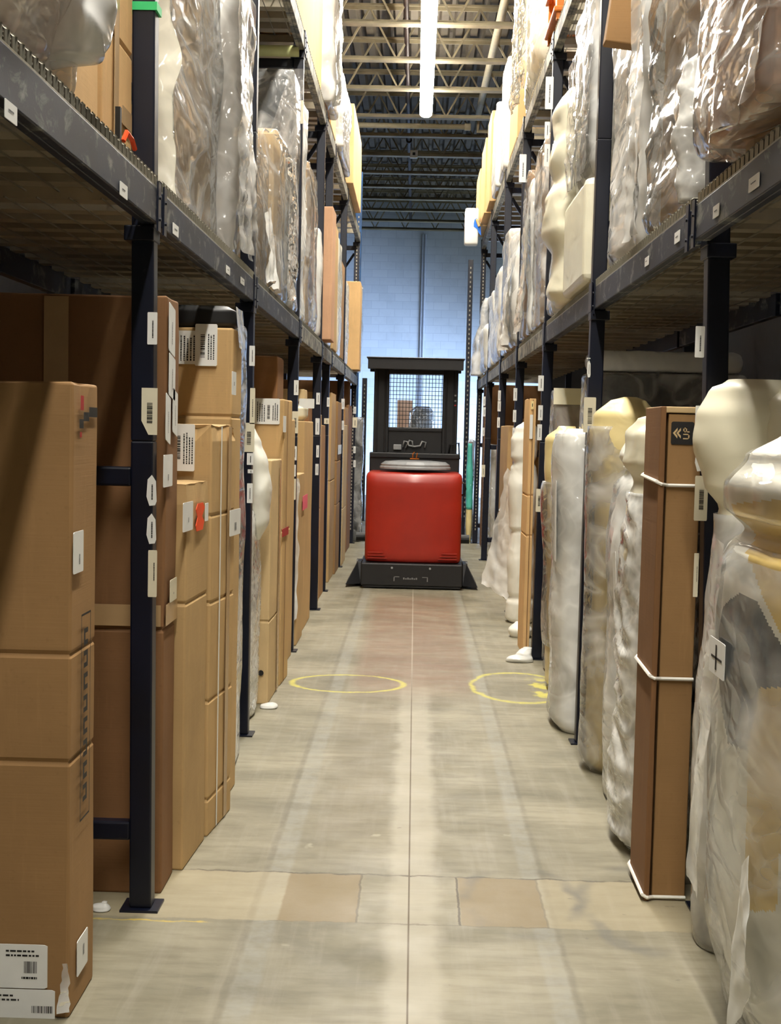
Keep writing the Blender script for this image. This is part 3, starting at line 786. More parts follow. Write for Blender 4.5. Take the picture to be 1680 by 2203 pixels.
# ------------------------------------------------------------------ order picker truck, seen from its battery end
TY = 13.66
T = thing('order_picker_truck', 'red and black order picker truck standing in the middle of the aisle', 'lift truck', (0, TY, 0))
mb = MB(); rbox(mb, (-.505, TY, .27), (.512, TY + .78, 1.225), .05, .06)
for v in mb.v:   # the front bows gently and the top edge rolls back
    if v.y < TY + .06: v.y -= .05 * (1 - (v.x / .52) ** 2) - .05
    if v.z > 1.12 and v.y < TY + .3: v.y += .06 * ((v.z - 1.12) / .11) ** 2
mb.build('power_unit_cover', M['red'], T, smooth=True)
for sx in (-1, 1):
    for i in range(3):
        mb = MB(); z = .315 + i * .03; x0 = .47 - i * .0; x1 = .27 + i * .02
        mb.box((sx * x0, TY - .004, z), (sx * x1, TY + .008, z + .010)); mb.build('vent_slot', M['truck_black' if 0 else 'red'], T)
mb = MB(); mb.box((-.535, TY - .06, .035), (.53, TY + .80, .27)); mb.box((-.52, TY - .04, .01), (.52, TY + .7, .035)); base = mb.build('base_skirt', M['truck_black'], T, .012)
mb = MB()
for q in ((-.19, .135, -.18, .085), (.16, .135, .17, .085)): mb.box((q[0], TY - .0625, q[3]), (q[1] if 0 else q[2], TY - .0605, q[1]))
mb.box((-.19, TY - .0625, .128), (-.13, TY - .0605, .135)); mb.box((.11, TY - .0625, .128), (.17, TY - .0605, .135))
for i in range(7): mb.box((-.09 + i * .022, TY - .0625, .105), (-.075 + i * .022, TY - .0605, .118 if i % 2 else .125))
mb.build('maker_mark', M['grey_ink'], base)
for xx in (-.21, .19):
    mb = MB(); mb.tube([(xx, TY - .06, .225), (xx, TY - .068, .225)], .012, 8); mb.build('bolt', M['truck_grey'], base)
# grey curved lid
mb = MB(); n = 24
for k in range(n):
    a0, a1 = 2 * PI * k / n, 2 * PI * (k + 1) / n
    f = lambda a, rr, z: (.01 + .385 * rr * math.cos(a), TY + .42 + .36 * rr * math.sin(a), z)
    for (r0, z0), (r1, z1) in (((1.0, 1.255), (1.0, 1.275)), ((1.0, 1.275), (.97, 1.285)), ((.97, 1.285), (.97, 1.305)), ((.97, 1.305), (.85, 1.335)), ((.85, 1.335), (.5, 1.345)), ((.5, 1.345), (.001, 1.348))):
        mb.quad([f(a0, r0, z0), f(a1, r0, z0), f(a1, r1, z1), f(a0, r1, z1)])
mb.build('battery_lid', M['truck_grey'], T, smooth=True)
mb = MB(); mb.box((-.50, TY + .82, .05), (.50, TY + .95, 1.40)); mb.box((-.50, TY + .80, 1.36), (.50, TY + .97, 1.42)); mb.build('console', M['truck_black'], T, .01)
mb = MB(); mb.tube([(-.02, TY + .80, 1.37), (-.02, TY + .78, 1.41), (.0, TY + .78, 1.43)], .006, 6); mb.tube([(.02, TY + .80, 1.37), (.03, TY + .78, 1.42)], .006, 6); mb.box((-.05, TY + .775, 1.352), (.05, TY + .80, 1.362)); mb.build('cable_clip', M['orange_wood'], T)
FY = TY + .95
for x0, x1 in ((-.47, -.30), (.30, .47)):
    mb = MB(); mb.box((x0, FY, 1.40), (x1, FY + .14, 2.36)); mb.box((x0 + .03, FY - .02, 1.42), (x0 + .05, FY, 2.34)); mb.box((x1 - .05, FY - .02, 1.42), (x1 - .03, FY, 2.34)); mb.build('mast_column', M['truck_black'], T, .008)
mb = MB(); mb.box((-.30, FY + .02, 1.40), (.30, FY + .10, 1.68)); mb.box((-.30, FY + .0, 1.66), (.30, FY + .12, 1.70)); mb.build('lower_panel', M['truck_black'], T, .006)
mb = MB(); mb.box((-.24, FY - .02, 1.45), (-.15, FY + .02, 1.51)); mb.build('valve_block', M['truck_grey'], T, .006)
mb = MB()
for q in ([(-.13, 1.48), (-.12, 1.55), (-.08, 1.54), (-.07, 1.50), (.0, 1.49), (.06, 1.50), (.08, 1.55), (.12, 1.54), (.11, 1.48)], [(-.10, 1.47), (-.06, 1.56), (-.03, 1.55), (-.02, 1.48)]):
    mb.tube([(a, FY - .012, b) for a, b in q], .011, 6)
mb.build('hose', M['truck_grey'], T, smooth=True)
mb = MB()
for i in range(17): xx = -.29 + i * .58 / 16; mb.box((xx - .003, FY + .05, 1.68), (xx + .003, FY + .056, 2.34))
for i in range(15): z = 1.70 + i * .64 / 14; mb.box((-.30, FY + .046, z - .003), (.30, FY + .052, z + .003))
g = mb.build('mesh_screen', M['truck_black'], T)
mb = MB(); mb.box((-.53, TY + .55, 2.33), (.51, TY + .60, 2.45)); mb.box((-.53, FY + .30, 2.33), (.51, FY + .35, 2.45))
for xx in (-.53, -.28, -.03, .22, .46): mb.box((xx, TY + .6, 2.36), (xx + .05, FY + .3, 2.45))
mb.box((-.545, TY + .53, 2.445), (.525, FY + .36, 2.46)); mb.build('overhead_guard', M['truck_black'], T, .006)
mb = MB(); mb.box((-.30, FY + .01, 2.30), (.30, FY + .1, 2.34)); mb.build('top_crossbar', M['truck_black'], T)
for sx in (-1, 1):
    mb = MB(); z = 0
    P = [(sx * .54, TY + .1, .03), (sx * .70, TY + .0, .03), (sx * .70, TY + .5, .03), (sx * .54, TY + .5, .03), (sx * .54, TY + .15, .26), (sx * .58, TY + .15, .26), (sx * .58, TY + .5, .26), (sx * .54, TY + .5, .26)]
    n = len(mb.v); mb.v += [Vector(p) for p in P]
    for q in ((0, 1, 2, 3), (4, 5, 6, 7), (0, 1, 5, 4), (1, 2, 6, 5), (2, 3, 7, 6), (3, 0, 4, 7)): mb.f.append(tuple(n + i for i in q)); mb.mi.append(0)
    mb.build('wheel_skirt', M['truck_black'], T, .004)
    mb = MB(); mb.tube([(sx * .55, TY + .9, .11), (sx * .62, TY + .9, .11)], .11, 20); mb.build('load_wheel', M['black_plastic'], T, smooth=False)
    mb = MB(); mb.tube([(sx * .5, TY + 2.2, .36), (sx * .69, TY + 2.2, .36)], .055, 14); mb.box((sx * .5, TY + .8, .03), (sx * .6, TY + 2.3, .12)); mb.build('guide_roller', M['black_plastic'], T)
mb = MB(); mb.tube([(.51, TY + .2, 1.13), (.545, TY + .2, 1.11), (.55, TY + .2, 1.06), (.545, TY + .2, 1.01), (.51, TY + .2, .99)], .012, 8); mb.build('grab_handle', M['black_plastic'], T, smooth=True)
mb = MB(); mb.tube([(.37, FY - .05, 1.36), (.39, FY - .05, 1.52), (.49, FY - .05, 1.54), (.50, FY - .05, 1.36)], .012, 8); mb.build('side_handle', M['black_plastic'], T, smooth=True)
for z in (1.95, 2.0, 2.06): 
    mb = MB(); mb.box((.43, FY - .022, z), (.45, FY - .004, z + .018)); mb.build('indicator', M['red_ink' if z < 2 else 'truck_grey'], T)

# ================================================================== GOODS, left side, floor level
L_ = [
 # A nearest
]
a = carton('tall slim cardboard box nearest the camera on the left, white labels low on it', -1.96, -.927, 3.515, 3.785, 1.765, mat='card_brown', yaw=0, cuts=(.72, 1.02), crush=.02, step=.08)
plate_px(a, -60, 2033, 102, 2122, Y=3.509, name='shipping_label', marks=[('bars_h', .69, .35, .86, .62), ('text', .45, .70, .95, .9, 2), ('text', .66, .18, .9, .3, 1)], mats=('white_label', 'ink'))
plate_px(a, -60, 2130, 118, 2215, Y=3.509, name='shipping_label', marks=[('bars_h', .72, .45, .97, .62), ('text', .05, .7, .6, .9, 2), ('text', .3, .05, .6, .3, 1)], mats=('white_label', 'ink'))
plate_px(a, 157, 1143, 178, 1232, X=-.921, name='small_label', marks=('textv', .45, .2, .7, .45, 1), mats=('white_label', 'grey_ink'))
plate_px(a, 165, 2010, 187, 2085, X=-.921, name='small_label', marks=('textv', .45, .4, .7, .7, 1), mats=('white_label', 'grey_ink'))
# stencilled block of heavy lettering in a frame (illegible in the photo)
mb = MB(); X = -.9195
def strip(y0, y1, z0, z1): mb.quad([(X, y0, z0), (X, y1, z0), (X, y1, z1), (X, y0, z1)])
ya, yb = 3.595, 3.70; za, zb = .53, 1.12
strip(ya, ya + .005, za, zb); strip(yb - .005, yb, za, zb); strip(ya, yb, za, za + .006); strip(ya, yb, zb - .006, zb)
rr = random.Random(5)
for i in range(8):
    z = za + .05 + i * .064
    strip(ya + .03, ya + .075, z, z + .014); strip(ya + .03, ya + .075, z + .034, z + .048); strip(ya + (.03 if i % 2 else .06), ya + (.045 if i % 2 else .075), z + .014, z + .034)
mb.build('stencilled_mark', M['ink'], a)
mb = MB(); X = -.9190; strip(3.60, 3.66, 1.66, 1.685); strip(3.66, 3.755, 1.672, 1.70); strip(3.555, 3.60, 1.64, 1.665); mb.build('torn_tape', M['ink'], a)
mb = MB(); X = -.9188; strip(3.565, 3.60, 1.69, 1.73); strip(3.56, 3.58, 1.615, 1.63); mb.build('torn_tape', M['red_ink'], a)
sheet(a, (-.955, 3.50, .02), (-.922, 3.515, .02), (-.927, 3.505, .16), (-.94, 3.503, .16), 'film_grey', 8, 12, .008, 'torn_film')

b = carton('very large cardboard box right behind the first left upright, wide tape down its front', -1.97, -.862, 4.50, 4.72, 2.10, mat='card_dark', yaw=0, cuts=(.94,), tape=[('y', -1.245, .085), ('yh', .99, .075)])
for (x0, y0, x1, y1) in ((363, 652, 376, 755), (363, 760, 376, 850), (371, 835, 381, 928), (356, 845, 366, 945)):
    plate_px(b, x0, y0, x1, y1, X=-.854, name='paper_strip', marks=('textv', .4, .2, .6, .7, 1), mats=('white_label', 'grey_ink'), shear=-.02)
plate_px(b, 351, 978, 370, 1047, X=-.854, name='small_label', marks=('textv', .4, .2, .6, .4, 1), mats=('white_label', 'grey_ink'))
plate_px(b, 365, 1245, 379, 1292, X=-.854, name='small_label', marks=('textv', .4, .3, .6, .4, 1), mats=('cream_label', 'grey_ink'))
c = carton('lowest slim carton beside the left upright with an orange sticker on its side', -1.20, -.818, 4.755, 5.13, 1.445, mat='card_tan', yaw=-3, cuts=(1.0,), crush=.03, step=.07)
plate_px(c, 403, 1080, 419, 1142, X=-.812, name='small_label', marks=('textv', .45, .3, .6, .5, 1), mats=('white_label', 'grey_ink'))
plate_px(c, 424, 1082, 438, 1140, X=-.812, name='orange_sticker', marks=[], mats=('orange_tag', 'ink'), shape=[(.1, 0), (.8, 0), (.95, .3), (.7, .5), (1, .8), (.8, 1), (.2, 1), (0, .8), (.2, .5), (0, .2)])
plate_px(c, 439, 1082, 444, 1120, X=-.812, name='small_label', marks=[], mats=('white_label', 'ink'))
d = carton('battered carton with crumpled taped top and a barcode label, standing behind the orange stickered box', -1.15, -.782, 5.175, 5.56, 1.665, mat='card_tan', yaw=-6, cuts=(.15, .55, .95, 1.3), crush=.05, step=.06, tape=[('x', 5.44, .05), ('x', 5.30, .012, 'white_label')])
plate_px(d, 384, 913, 432, 1013, Y=5.150, name='shipping_label', marks=[('bars_v', .15, .25, .35, .75), ('textv', .45, .15, .95, .85, 4)])
plate_px(d, 494, 1095, 507, 1150, X=-.764, name='small_label', marks=('textv', .3, .2, .7, .5, 1), mats=('white_label', 'grey_ink'))
e_ = carton('upper tan carton with two big white labels under black plastic, left side second bay', -1.60, -.800, 5.72, 5.95, 2.085, mat='card_tan', yaw=-2, cuts=(1.7,), crush=.01)
plate_px(e_, 384, 712, 428, 783, Y=5.708, name='shipping_label', marks=[('textv', .1, .1, .9, .9, 5)])
plate_px(e_, 422, 698, 470, 787, Y=5.705, name='shipping_label', marks=[('bars_v', .25, .2, .45, .75), ('textv', .55, .15, .9, .85, 3)])
plate_px(e_, 505, 800, 512, 850, X=-.768, name='small_label', marks=('textv', .3, .4, .7, .6, 1), mats=('white_label', 'grey_ink'))
th = thing('black_bag', 'black plastic covered slab lying on top of the carton with two labels', 'wrapped slab', (-1.2, 5.85, 2.087))
loft(th, [(2.087, -1.22, 5.84, .38, .10), (2.10, -1.22, 5.84, .41, .12), (2.16, -1.22, 5.84, .41, .12), (2.185, -1.22, 5.84, .38, .10)], 'black_plastic', 60, 12, .008, e=5, name='plastic_cover', floor=2.087)
sheet(th, (-.79, 5.71, 2.0), (-.79, 5.95, 2.0), (-.80, 5.95, 2.18), (-.80, 5.71, 2.18), 'film_grey', 12, 10, .012, 'loose_film')
th = thing('wrapped_cabinet', 'dark furniture panel under clear film between the cartons and the second left upright', 'wrapped furniture', (-1.2, 6.4, 0))
mb = MB(); rbox(mb, (-1.8, 6.16, 0), (-.875, 6.5, 2.12), .02, .3); mb.build('panel', M['fabric_dark'], th)
film_box(th, (-1.83, 6.12, 0), (-.85, 6.54, 2.16), 'film', .015, .06)

# second bay
th = thing('wrapped_roll', 'tall bubble wrapped piece with red edge and white cover flopping over, past second left upright', 'wrapped furniture', (-1.15, 7.38, 0))
mb = MB(); rbox(mb, (-1.5, 7.20, 0), (-.93, 7.52, 1.60), .03, .2); mb.build('panel', M['foam'], th)
mb = MB(); mb.box((-.93, 7.185, .75), (-.905, 7.2, 1.25)); mb.build('red_edge', M['red_ink'], th)
film_box(th, (-1.52, 7.17, 0), (-.895, 7.56, 1.2), 'bubble', .022, .04, sx=9)
loft(th, [(1.02, -.875, 7.36, .004, .03), (1.12, -.87, 7.36, .035, .09), (1.3, -.87, 7.36, .05, .12), (1.45, -.89, 7.36, .055, .13), (1.58, -.93, 7.36, .07, .15), (1.66, -.98, 7.36, .06, .13), (1.68, -1.0, 7.36, .01, .02)], 'foam_white', 40, 40, .02, 7, 4, name='foam_cover')
h_ = carton('narrow light tan carton with a dark hole near its foot, past the second left upright', -1.35, -.842, 7.72, 8.26, 1.465, mat='card_light', yaw=-1, cuts=(.5,), crush=.01, tape=[('x', 8.12, .05)])
mb = MB(); mb.tube([(-.885, 7.713, .19), (-.885, 7.709, .19)], .017, 14); mb.build('hand_hole', M['ink'], h_)
i_ = carton('taller carton with a wide printed label at its head, behind the narrow tan left one', -1.75, -.825, 8.30, 8.66, 1.84, mat='card_tan', yaw=-2.5, cuts=(1.0,), tape=[('x', 8.42, .012, 'card_dark')])
plate_px(i_, 549, 858, 605, 912, Y=8.292, name='shipping_label', marks=[('textv', .1, .1, .45, .9, 4), ('bars_v', .52, .2, .62, .75), ('textv', .7, .15, .95, .85, 3)])
plate_px(i_, 614, 895, 618, 930, X=-.818, name='small_label', marks=[], mats=('white_label', 'ink'))
plate_px(i_, 611, 1135, 620, 1152, X=-.820, name='red_sticker', marks=[], mats=('red_ink', 'ink'))
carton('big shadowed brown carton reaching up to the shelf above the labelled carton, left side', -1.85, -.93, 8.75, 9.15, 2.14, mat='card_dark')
carton('slim carton end squeezed in just before the third left upright', -1.4, -.872, 9.18, 9.45, 1.72, mat='card_tan', yaw=-1)
k_ = carton('carton with pink tags and torn white plastic in front, just past the third left upright', -1.4, -.872, 9.86, 10.36, 1.31, mat='card_tan', crush=.01)
plate_px(k_, 651, 1065, 661, 1095, X=-.865, name='pink_sticker', marks=[], mats=('pink_tag', 'ink'))
sheet(k_, (-.95, 9.80, .15), (-.862, 9.82, .22), (-.87, 9.82, 1.28), (-.94, 9.81, 1.30), 'film_milky', 10, 60, .02, 'loose_film')
l_ = carton('tan carton carrying a rolled cream foam piece, left side past the third upright', -1.5, -.89, 10.5, 11.35, 1.72, mat='card_tan', crush=.01)
th = thing('foam_roll', 'cream foam roll lying on the carton past the third left upright', 'foam roll', (-1.0, 10.75, 1.72))
loft(th, [(1.722, -1.02, 10.72, .10, .12), (1.76, -1.02, 10.72, .13, .16), (1.82, -1.02, 10.72, .13, .16), (1.86, -1.02, 10.72, .08, .1)], 'foam', 36, 14, .008, name='foam')
th2 = carton('small white carton standing above the cream foam roll on the left', -1.15, -.905, 10.62, 10.9, .10, z=1.882, mat='card_light'); plate_px(th2, 643, 858, 676, 878, Y=10.61, name='paper_face', marks=[], mats=('white_label', 'ink'))
carton('dark carton in the shade before the fourth left upright', -1.6, -.93, 11.4, 11.75, 1.9, mat='card_dark')
carton('narrow tan carton between the fourth and fifth left uprights', -1.5, -.90, 12.02, 12.55, 1.80, mat='card_tan', cuts=(.9,))
carton('darker carton just before the fifth left upright', -1.5, -.905, 12.6, 13.2, 1.70, mat='card_brown')
m_ = carton('scuffed tan carton just past the fifth left upright, beside the truck', -1.5, -.93, 13.42, 14.02, 1.75, mat='card_light', cuts=(.6,), crush=.03, tape=[('x', 13.7, .05)])
n_ = carton('tall tan carton past the fifth left upright, reaching above the scuffed one beside it', -1.5, -.905, 14.06, 14.82, 2.06, mat='card_tan', cuts=(1.1,), crush=.03)
o_ = carton('brown stacked carton with a small white label before the sixth left upright', -1.5, -.885, 14.86, 15.6, 1.98, mat='card_brown', cuts=(.8, 1.3))
plate_px(o_, 727, 957, 734, 977, X=-.878, name='small_label', marks=('textv', .4, .4, .6, .6, 1), mats=('white_label', 'grey_ink'))
carton('light carton just past the sixth left upright, the last tall one before the gap', -1.4, -.862, 15.85, 16.6, 1.72, mat='card_light', cuts=(.7,))
carton('brown carton deep in the last left bay', -1.5, -.9, 16.7, 17.5, 1.95, mat='card_brown')
carton('brown carton at the end of the last left bay', -1.5, -.9, 17.6, 18.5, 2.0, mat='card_dark')
carton('added carton blocking daylight from the far end of the last left bay', -1.95, -.95, 18.62, 19.0, 2.36, mat='card_dark', step=.5)  # added blocker: hides the bright cross aisle behind the left rack
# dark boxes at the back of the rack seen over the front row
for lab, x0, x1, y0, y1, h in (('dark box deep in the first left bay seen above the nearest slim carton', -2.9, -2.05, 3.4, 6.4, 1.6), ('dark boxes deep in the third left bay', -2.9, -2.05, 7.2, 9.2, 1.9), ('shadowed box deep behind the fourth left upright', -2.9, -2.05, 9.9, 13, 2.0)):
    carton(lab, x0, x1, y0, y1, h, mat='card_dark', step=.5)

# ================================================================== left side, lower shelf level
SZ = ZB + .057
th = thing('wrapped_furniture', 'bulging clear plastic bag around a brown box on the shelf in the top left corner', 'wrapped furniture', (-1.35, 3.05, SZ))
mb = MB(); rbox(mb, (-1.85, 2.55, SZ), (-1.16, 3.36, 3.9), .02, .3); mb.build('box', M['card_pink'], th)
loft(th, [(SZ, -1.30, 2.98, .33, .38), (2.56, -1.33, 2.98, .42, .42), (2.70, -1.34, 2.98, .49, .44), (2.80, -1.34, 2.98, .515, .45), (2.95, -1.35, 2.98, .51, .45), (3.3, -1.40, 2.95, .48, .45), (3.95, -1.45, 2.95, .46, .45)], 'film_pink', 150, 120, .035, 8, 4, e=3.5, name='plastic_bag', floor=SZ, fine=.5)
loft(th, [(2.555, -.97, 3.36, .03, .03), (2.58, -.93, 3.36, .11, .08), (2.64, -.905, 3.36, .13, .10), (2.74, -.91, 3.36, .12, .10), (2.85, -.93, 3.35, .13, .11), (3.0, -.97, 3.34, .12, .1), (3.3, -1.0, 3.33, .1, .1)], 'film_milky', 90, 90, .036, 9, 6, 2.3, 'bunched_film', fine=.6)
loft(th, [(SZ, -.925, 3.40, .012, .012), (2.53, -.95, 3.38, .05, .04), (2.62, -.98, 3.36, .10, .07), (2.72, -.99, 3.34, .12, .09), (2.8, -1.0, 3.3, .1, .08)], 'film_soft', 60, 50, .016, 9, 4, 2.3, 'bag_corner', floor=SZ)
carton('pale tan carton on the left shelf behind the bulging plastic bag', -1.6, -.952, 3.56, 3.86, 1.7, z=SZ, mat='wood', r=.006)
q = carton('tall pale carton with clear tape on the shelf beside the green banded upright', -1.7, -.952, 3.92, 4.31, 1.8, z=SZ, mat='wood', cuts=(.36,), tape=[('x', 4.07, .06)], r=.006)
plate_px(q, 262, 236, 282, 276, X=-.945, name='hand_hole', marks=[], mats=('tape', 'ink'))
mb = MB(); mb.box((-.905, 3.88, SZ), (-.89, 3.90, SZ + .10)); g = thing('tag_clip', 'orange and black clip standing on the edge of the left shelf before the pale cartons', 'clip', (-.9, 3.89, SZ)); mb.build('black_strip', M['black_plastic'], g)
mb = MB(); mb.tube([(-.88, 3.88, SZ), (-.875, 3.9, SZ + .03), (-.87, 3.95, SZ + .02), (-.87, 3.99, SZ)], .008, 6); mb.build('orange_loop', M['orange_tag'], g)

def wrapped(label, x0, x1, y0, y1, h, z, inner='card_tan', film='film', amp=.022, step=.035, gap=.02, sx=4, sz=1.3, r=.03, belly=0, cat='wrapped furniture', ih=None, name='wrapped_carton', yaw=0, iname='carton'):
    th = thing(name, label, cat, ((x0 + x1) / 2, (y0 + y1) / 2, z), yaw)
    mb = MB(); rbox(mb, (x0 + gap + amp, y0 + gap + amp, z), (x1 - gap - amp, y1 - gap - amp, z + (ih or h - gap)), .012, .25, dent(seed(), .006, z + h))
    mb.build(iname, M[inner], th)
    film_box(th, (x0 + amp, y0 + amp, z), (x1 - amp, y1 - amp, z + h), film, amp, step, r, sx, sz, belly=belly)
    return th
w = wrapped('brown carton under loose shiny plastic on the left shelf just past the green banded upright', -1.75, -.93, 4.85, 6.20, 1.75, SZ, 'card_light', 'film', .03, .022, .02, 3, 2)
sheet(w, (-1.0, 4.80, SZ), (-.90, 4.83, SZ), (-.93, 4.83, 3.9), (-1.12, 4.80, 3.9), 'film_cream', 16, 70, .035, 'gathered_film')
w = wrapped('plastic draped carton on the left shelf, milky film hanging down, before the second upright', -1.75, -.88, 6.26, 6.72, 1.9, SZ, 'card_tan', 'film_milky', .03, .025, .04, 4, 1.2, belly=.03)
sheet(w, (-.86, 6.1, SZ), (-.855, 6.6, SZ), (-.86, 6.6, 3.75), (-.85, 6.0, 3.9), 'film', 26, 60, .04, 'hanging_film')
w = wrapped('low plastic bagged carton on the left shelf just behind the second upright', -1.5, -.905, 7.25, 7.95, .80, SZ, 'card_tan', 'film', .02, .025, .02, 5, 3)
sheet(w, (-.89, 7.55, SZ), (-.88, 7.98, SZ), (-.90, 7.9, 3.0), (-.89, 7.5, 2.88), 'film_milky', 24, 30, .035, 'bunched_film')
w = wrapped('square topped carton in crinkled clear film behind the low bagged carton on the left shelf', -1.6, -.865, 8.05, 8.85, 1.0, SZ, 'card_light', 'film', .02, .025, .02, 6, 2)
sheet(w, (-.85, 8.4, SZ), (-.845, 8.9, SZ), (-.86, 8.9, 3.4), (-.87, 8.6, 3.45), 'film_milky', 24, 50, .035, 'hanging_film')
w = wrapped('tall dark cabinet under grey film rising behind the square topped carton, left shelf', -1.85, -.86, 9.0, 9.45, 1.62, SZ, 'fabric_grey', 'film', .015, .04, .02, 3, 2, name='wrapped_cabinet')
sheet(w, (-1.15, 8.965, SZ + .8), (-.86, 8.965, SZ + .8), (-.80, 8.965, SZ + 1.6), (-.90, 8.965, SZ + 1.6), 'film_pink', 14, 24, .01, 'film_fold')
w = wrapped('white film sleeve around a tall piece just past the third left upright on the shelf', -1.5, -.865, 9.85, 10.35, 1.65, SZ, 'foam_white', 'film_white', .03, .035, .02, 8, 1.2, name='wrapped_furniture')
w = wrapped('film covered brown carton on the left shelf resting with its foot near the third upright', -1.5, -.865, 10.45, 11.3, 1.3, SZ, 'card_tan', 'film', .02, .035, .02, 5, 2)
carton('upright tan carton on the left shelf just past the fourth upright', -1.4, -.80, 12.1, 12.55, 1.22, z=SZ, mat='card_pink')
wrapped('crumpled white film column before the tan carton, between fourth and fifth left uprights', -1.3, -.86, 11.6, 11.84, .95, SZ, 'card_tan', 'film_white', .02, .04)
wrapped('white film wrapped piece beside the fifth left upright on the shelf', -1.4, -.85, 12.65, 13.2, 1.1, SZ, 'foam_white', 'film_white', .02, .04)
carton('slender brown carton on the left shelf past the fifth upright', -1.4, -.87, 13.45, 14.1, 1.3, z=SZ, mat='card_tan')
wrapped('cream wrapped column on the left shelf midway to the sixth upright', -1.4, -.86, 14.2, 14.9, 1.25, SZ, 'foam', 'film_cream', .02, .05)
carton('brown carton before the sixth left upright on the shelf', -1.4, -.88, 15.0, 15.6, 1.1, z=SZ, mat='card_brown')
wrapped('pale film wrapped piece just past the sixth left upright on the shelf', -1.4, -.87, 15.9, 16.8, 1.0, SZ, 'foam', 'film_cream', .02, .05)
carton('long board coloured carton standing at the very end of the left shelf', -1.1, -.79, 17.9, 18.4, 1.20, z=SZ, mat='wood')
w = wrapped('grey film bundle hanging over the end of the left shelf behind the long pale carton', -1.0, -.78, 18.5, 18.95, 1.25, SZ, 'fabric_grey', 'film_grey', .03, .05)
# yellow green and white rolls high under the upper left shelf
th = thing('foam_tube', 'pale yellow green foam tube lying under the upper left shelf above the brace', 'foam tube', (-1.3, 9.1, 4.28)); mb = MB(); mb.tube([(-1.8, 9.53, 4.365), (-.90, 9.53, 4.365)], .04, 16); mb.build('tube', m_foam('green_foam', srgb(196, 200, 140)), th, smooth=True)

# ================================================================== left side, upper shelf level
TZ = ZT + .057
carton('tall brightly lit tan carton on the upper left shelf at the top of the photo', -1.6, -.88, 8.9, 11.4, 1.6, z=TZ, mat='wood', step=.3)
w = wrapped('white plastic bundle bulging out over the upper left shelf edge', -1.4, -.76, 11.65, 12.5, 1.9, TZ, 'card_pink', 'film_white', .05, .04, .05, 4, 2.5)
sheet(w, (-.78, 11.62, TZ), (-.80, 12.0, TZ), (-.77, 12.2, 5.6), (-.77, 11.62, 5.8), 'film_milky', 24, 40, .05, 'hanging_film')
carton('narrow bright carton on the upper left shelf behind the white plastic bundle', -1.4, -.87, 12.6, 13.3, 1.2, z=TZ, mat='wood')
w = wrapped('brown topped box with white film draped down its side on the upper left shelf', -1.5, -.80, 13.5, 15.2, .75, TZ, 'card_tan', 'film_milky', .03, .05, .02, 4, 2)
carton('pale carton standing at the far end of the upper left shelf', -1.4, -.80, 15.5, 17.6, .92, z=TZ, mat='wood', step=.3)

# ================================================================== right side, floor level
# nearest bundle: milky film over foam, grey cloth and yellow foam
def bundle(label, secs, mat, seg=72, nz=90, amp=.015, sx=6, sz=2.5, e=2.3, cat='wrapped furniture', name='wrapped_bundle', part='foam_wrap', fine=.3):
    zb = secs[0][0]; th = thing(name, label, cat, (secs[0][1], secs[0][2], zb))
    loft(th, secs, mat, seg, nz, amp, sx, sz, e, part, floor=zb, fine=fine); return th
th = bundle('big cream bundle in milky film at the right edge, grey cloth and yellow foam showing',
    [(0, 1.24, 3.49, 0.2, 0.37), (0.06, 1.22, 3.47, 0.27, 0.45), (0.2, 1.21, 3.44, 0.3, 0.51), (0.45, 1.2, 3.42, 0.315, 0.54), (0.8, 1.19, 3.42, 0.315, 0.54), (1.02, 1.185, 3.42, 0.31, 0.53), (1.34, 1.185, 3.42, 0.3, 0.51), (1.395, 1.2, 3.42, 0.27, 0.48), (1.45, 1.185, 3.42, 0.3, 0.5), (1.52, 1.185, 3.41, 0.305, 0.5), (1.6, 1.21, 3.4, 0.28, 0.47), (1.67, 1.25, 3.37, 0.24, 0.42), (1.73, 1.29, 3.35, 0.16, 0.32), (1.76, 1.32, 3.34, 0.06, 0.21)], 'foam_white', 260, 260, .014, 3, 1.6, 3.1)
fo = th.children[0]; fo.data.materials.append(M['fabric_grey']); fo.data.materials.append(M['foam_deep'])
bx = wloc(th)
def inside(y, z, poly):
    c_ = False; n = len(poly)
    for a in range(n):
        (y1, z1), (y2, z2) = poly[a], poly[a - 1]
        if (z1 > z) != (z2 > z) and y < (y2 - y1) * (z - z1) / (z2 - z1) + y1: c_ = not c_
    return c_
def ppoly(pts): return [(q.y, q.z) for q in (at(a, b, X=.88) for a, b in pts)]
GP = ppoly([(1535, 1400), (1548, 1310), (1590, 1275), (1625, 1290), (1700, 1450), (1700, 1480), (1640, 1480), (1612, 1615), (1570, 1600), (1550, 1480)])
YP = ppoly([(1612, 1530), (1640, 1480), (1720, 1440), (1720, 1700), (1660, 1800), (1650, 1960), (1600, 1960), (1608, 1800)])
YQ = ppoly([(1570, 1085), (1720, 1070), (1720, 1440), (1700, 1450), (1640, 1290), (1600, 1180)])
for p in fo.data.polygons:
    c_ = p.center + bx
    if c_.x < 1.2:
        y, z = c_.y, c_.z
        if inside(y, z, GP): p.material_index = 1
        elif inside(y, z, YP) or inside(y, z, YQ): p.material_index = 2
sheet(th, (.862, 3.86, .35), (.855, 3.72, .30), (.862, 3.60, 1.36), (.868, 3.74, 1.38), 'film_milky', 24, 60, .014, 'film_fold')
sheet(th, (.858, 3.28, .12), (.862, 3.12, .30), (.862, 3.20, .62), (.864, 3.28, .55), 'film_white', 24, 50, .02, 'film_fold')
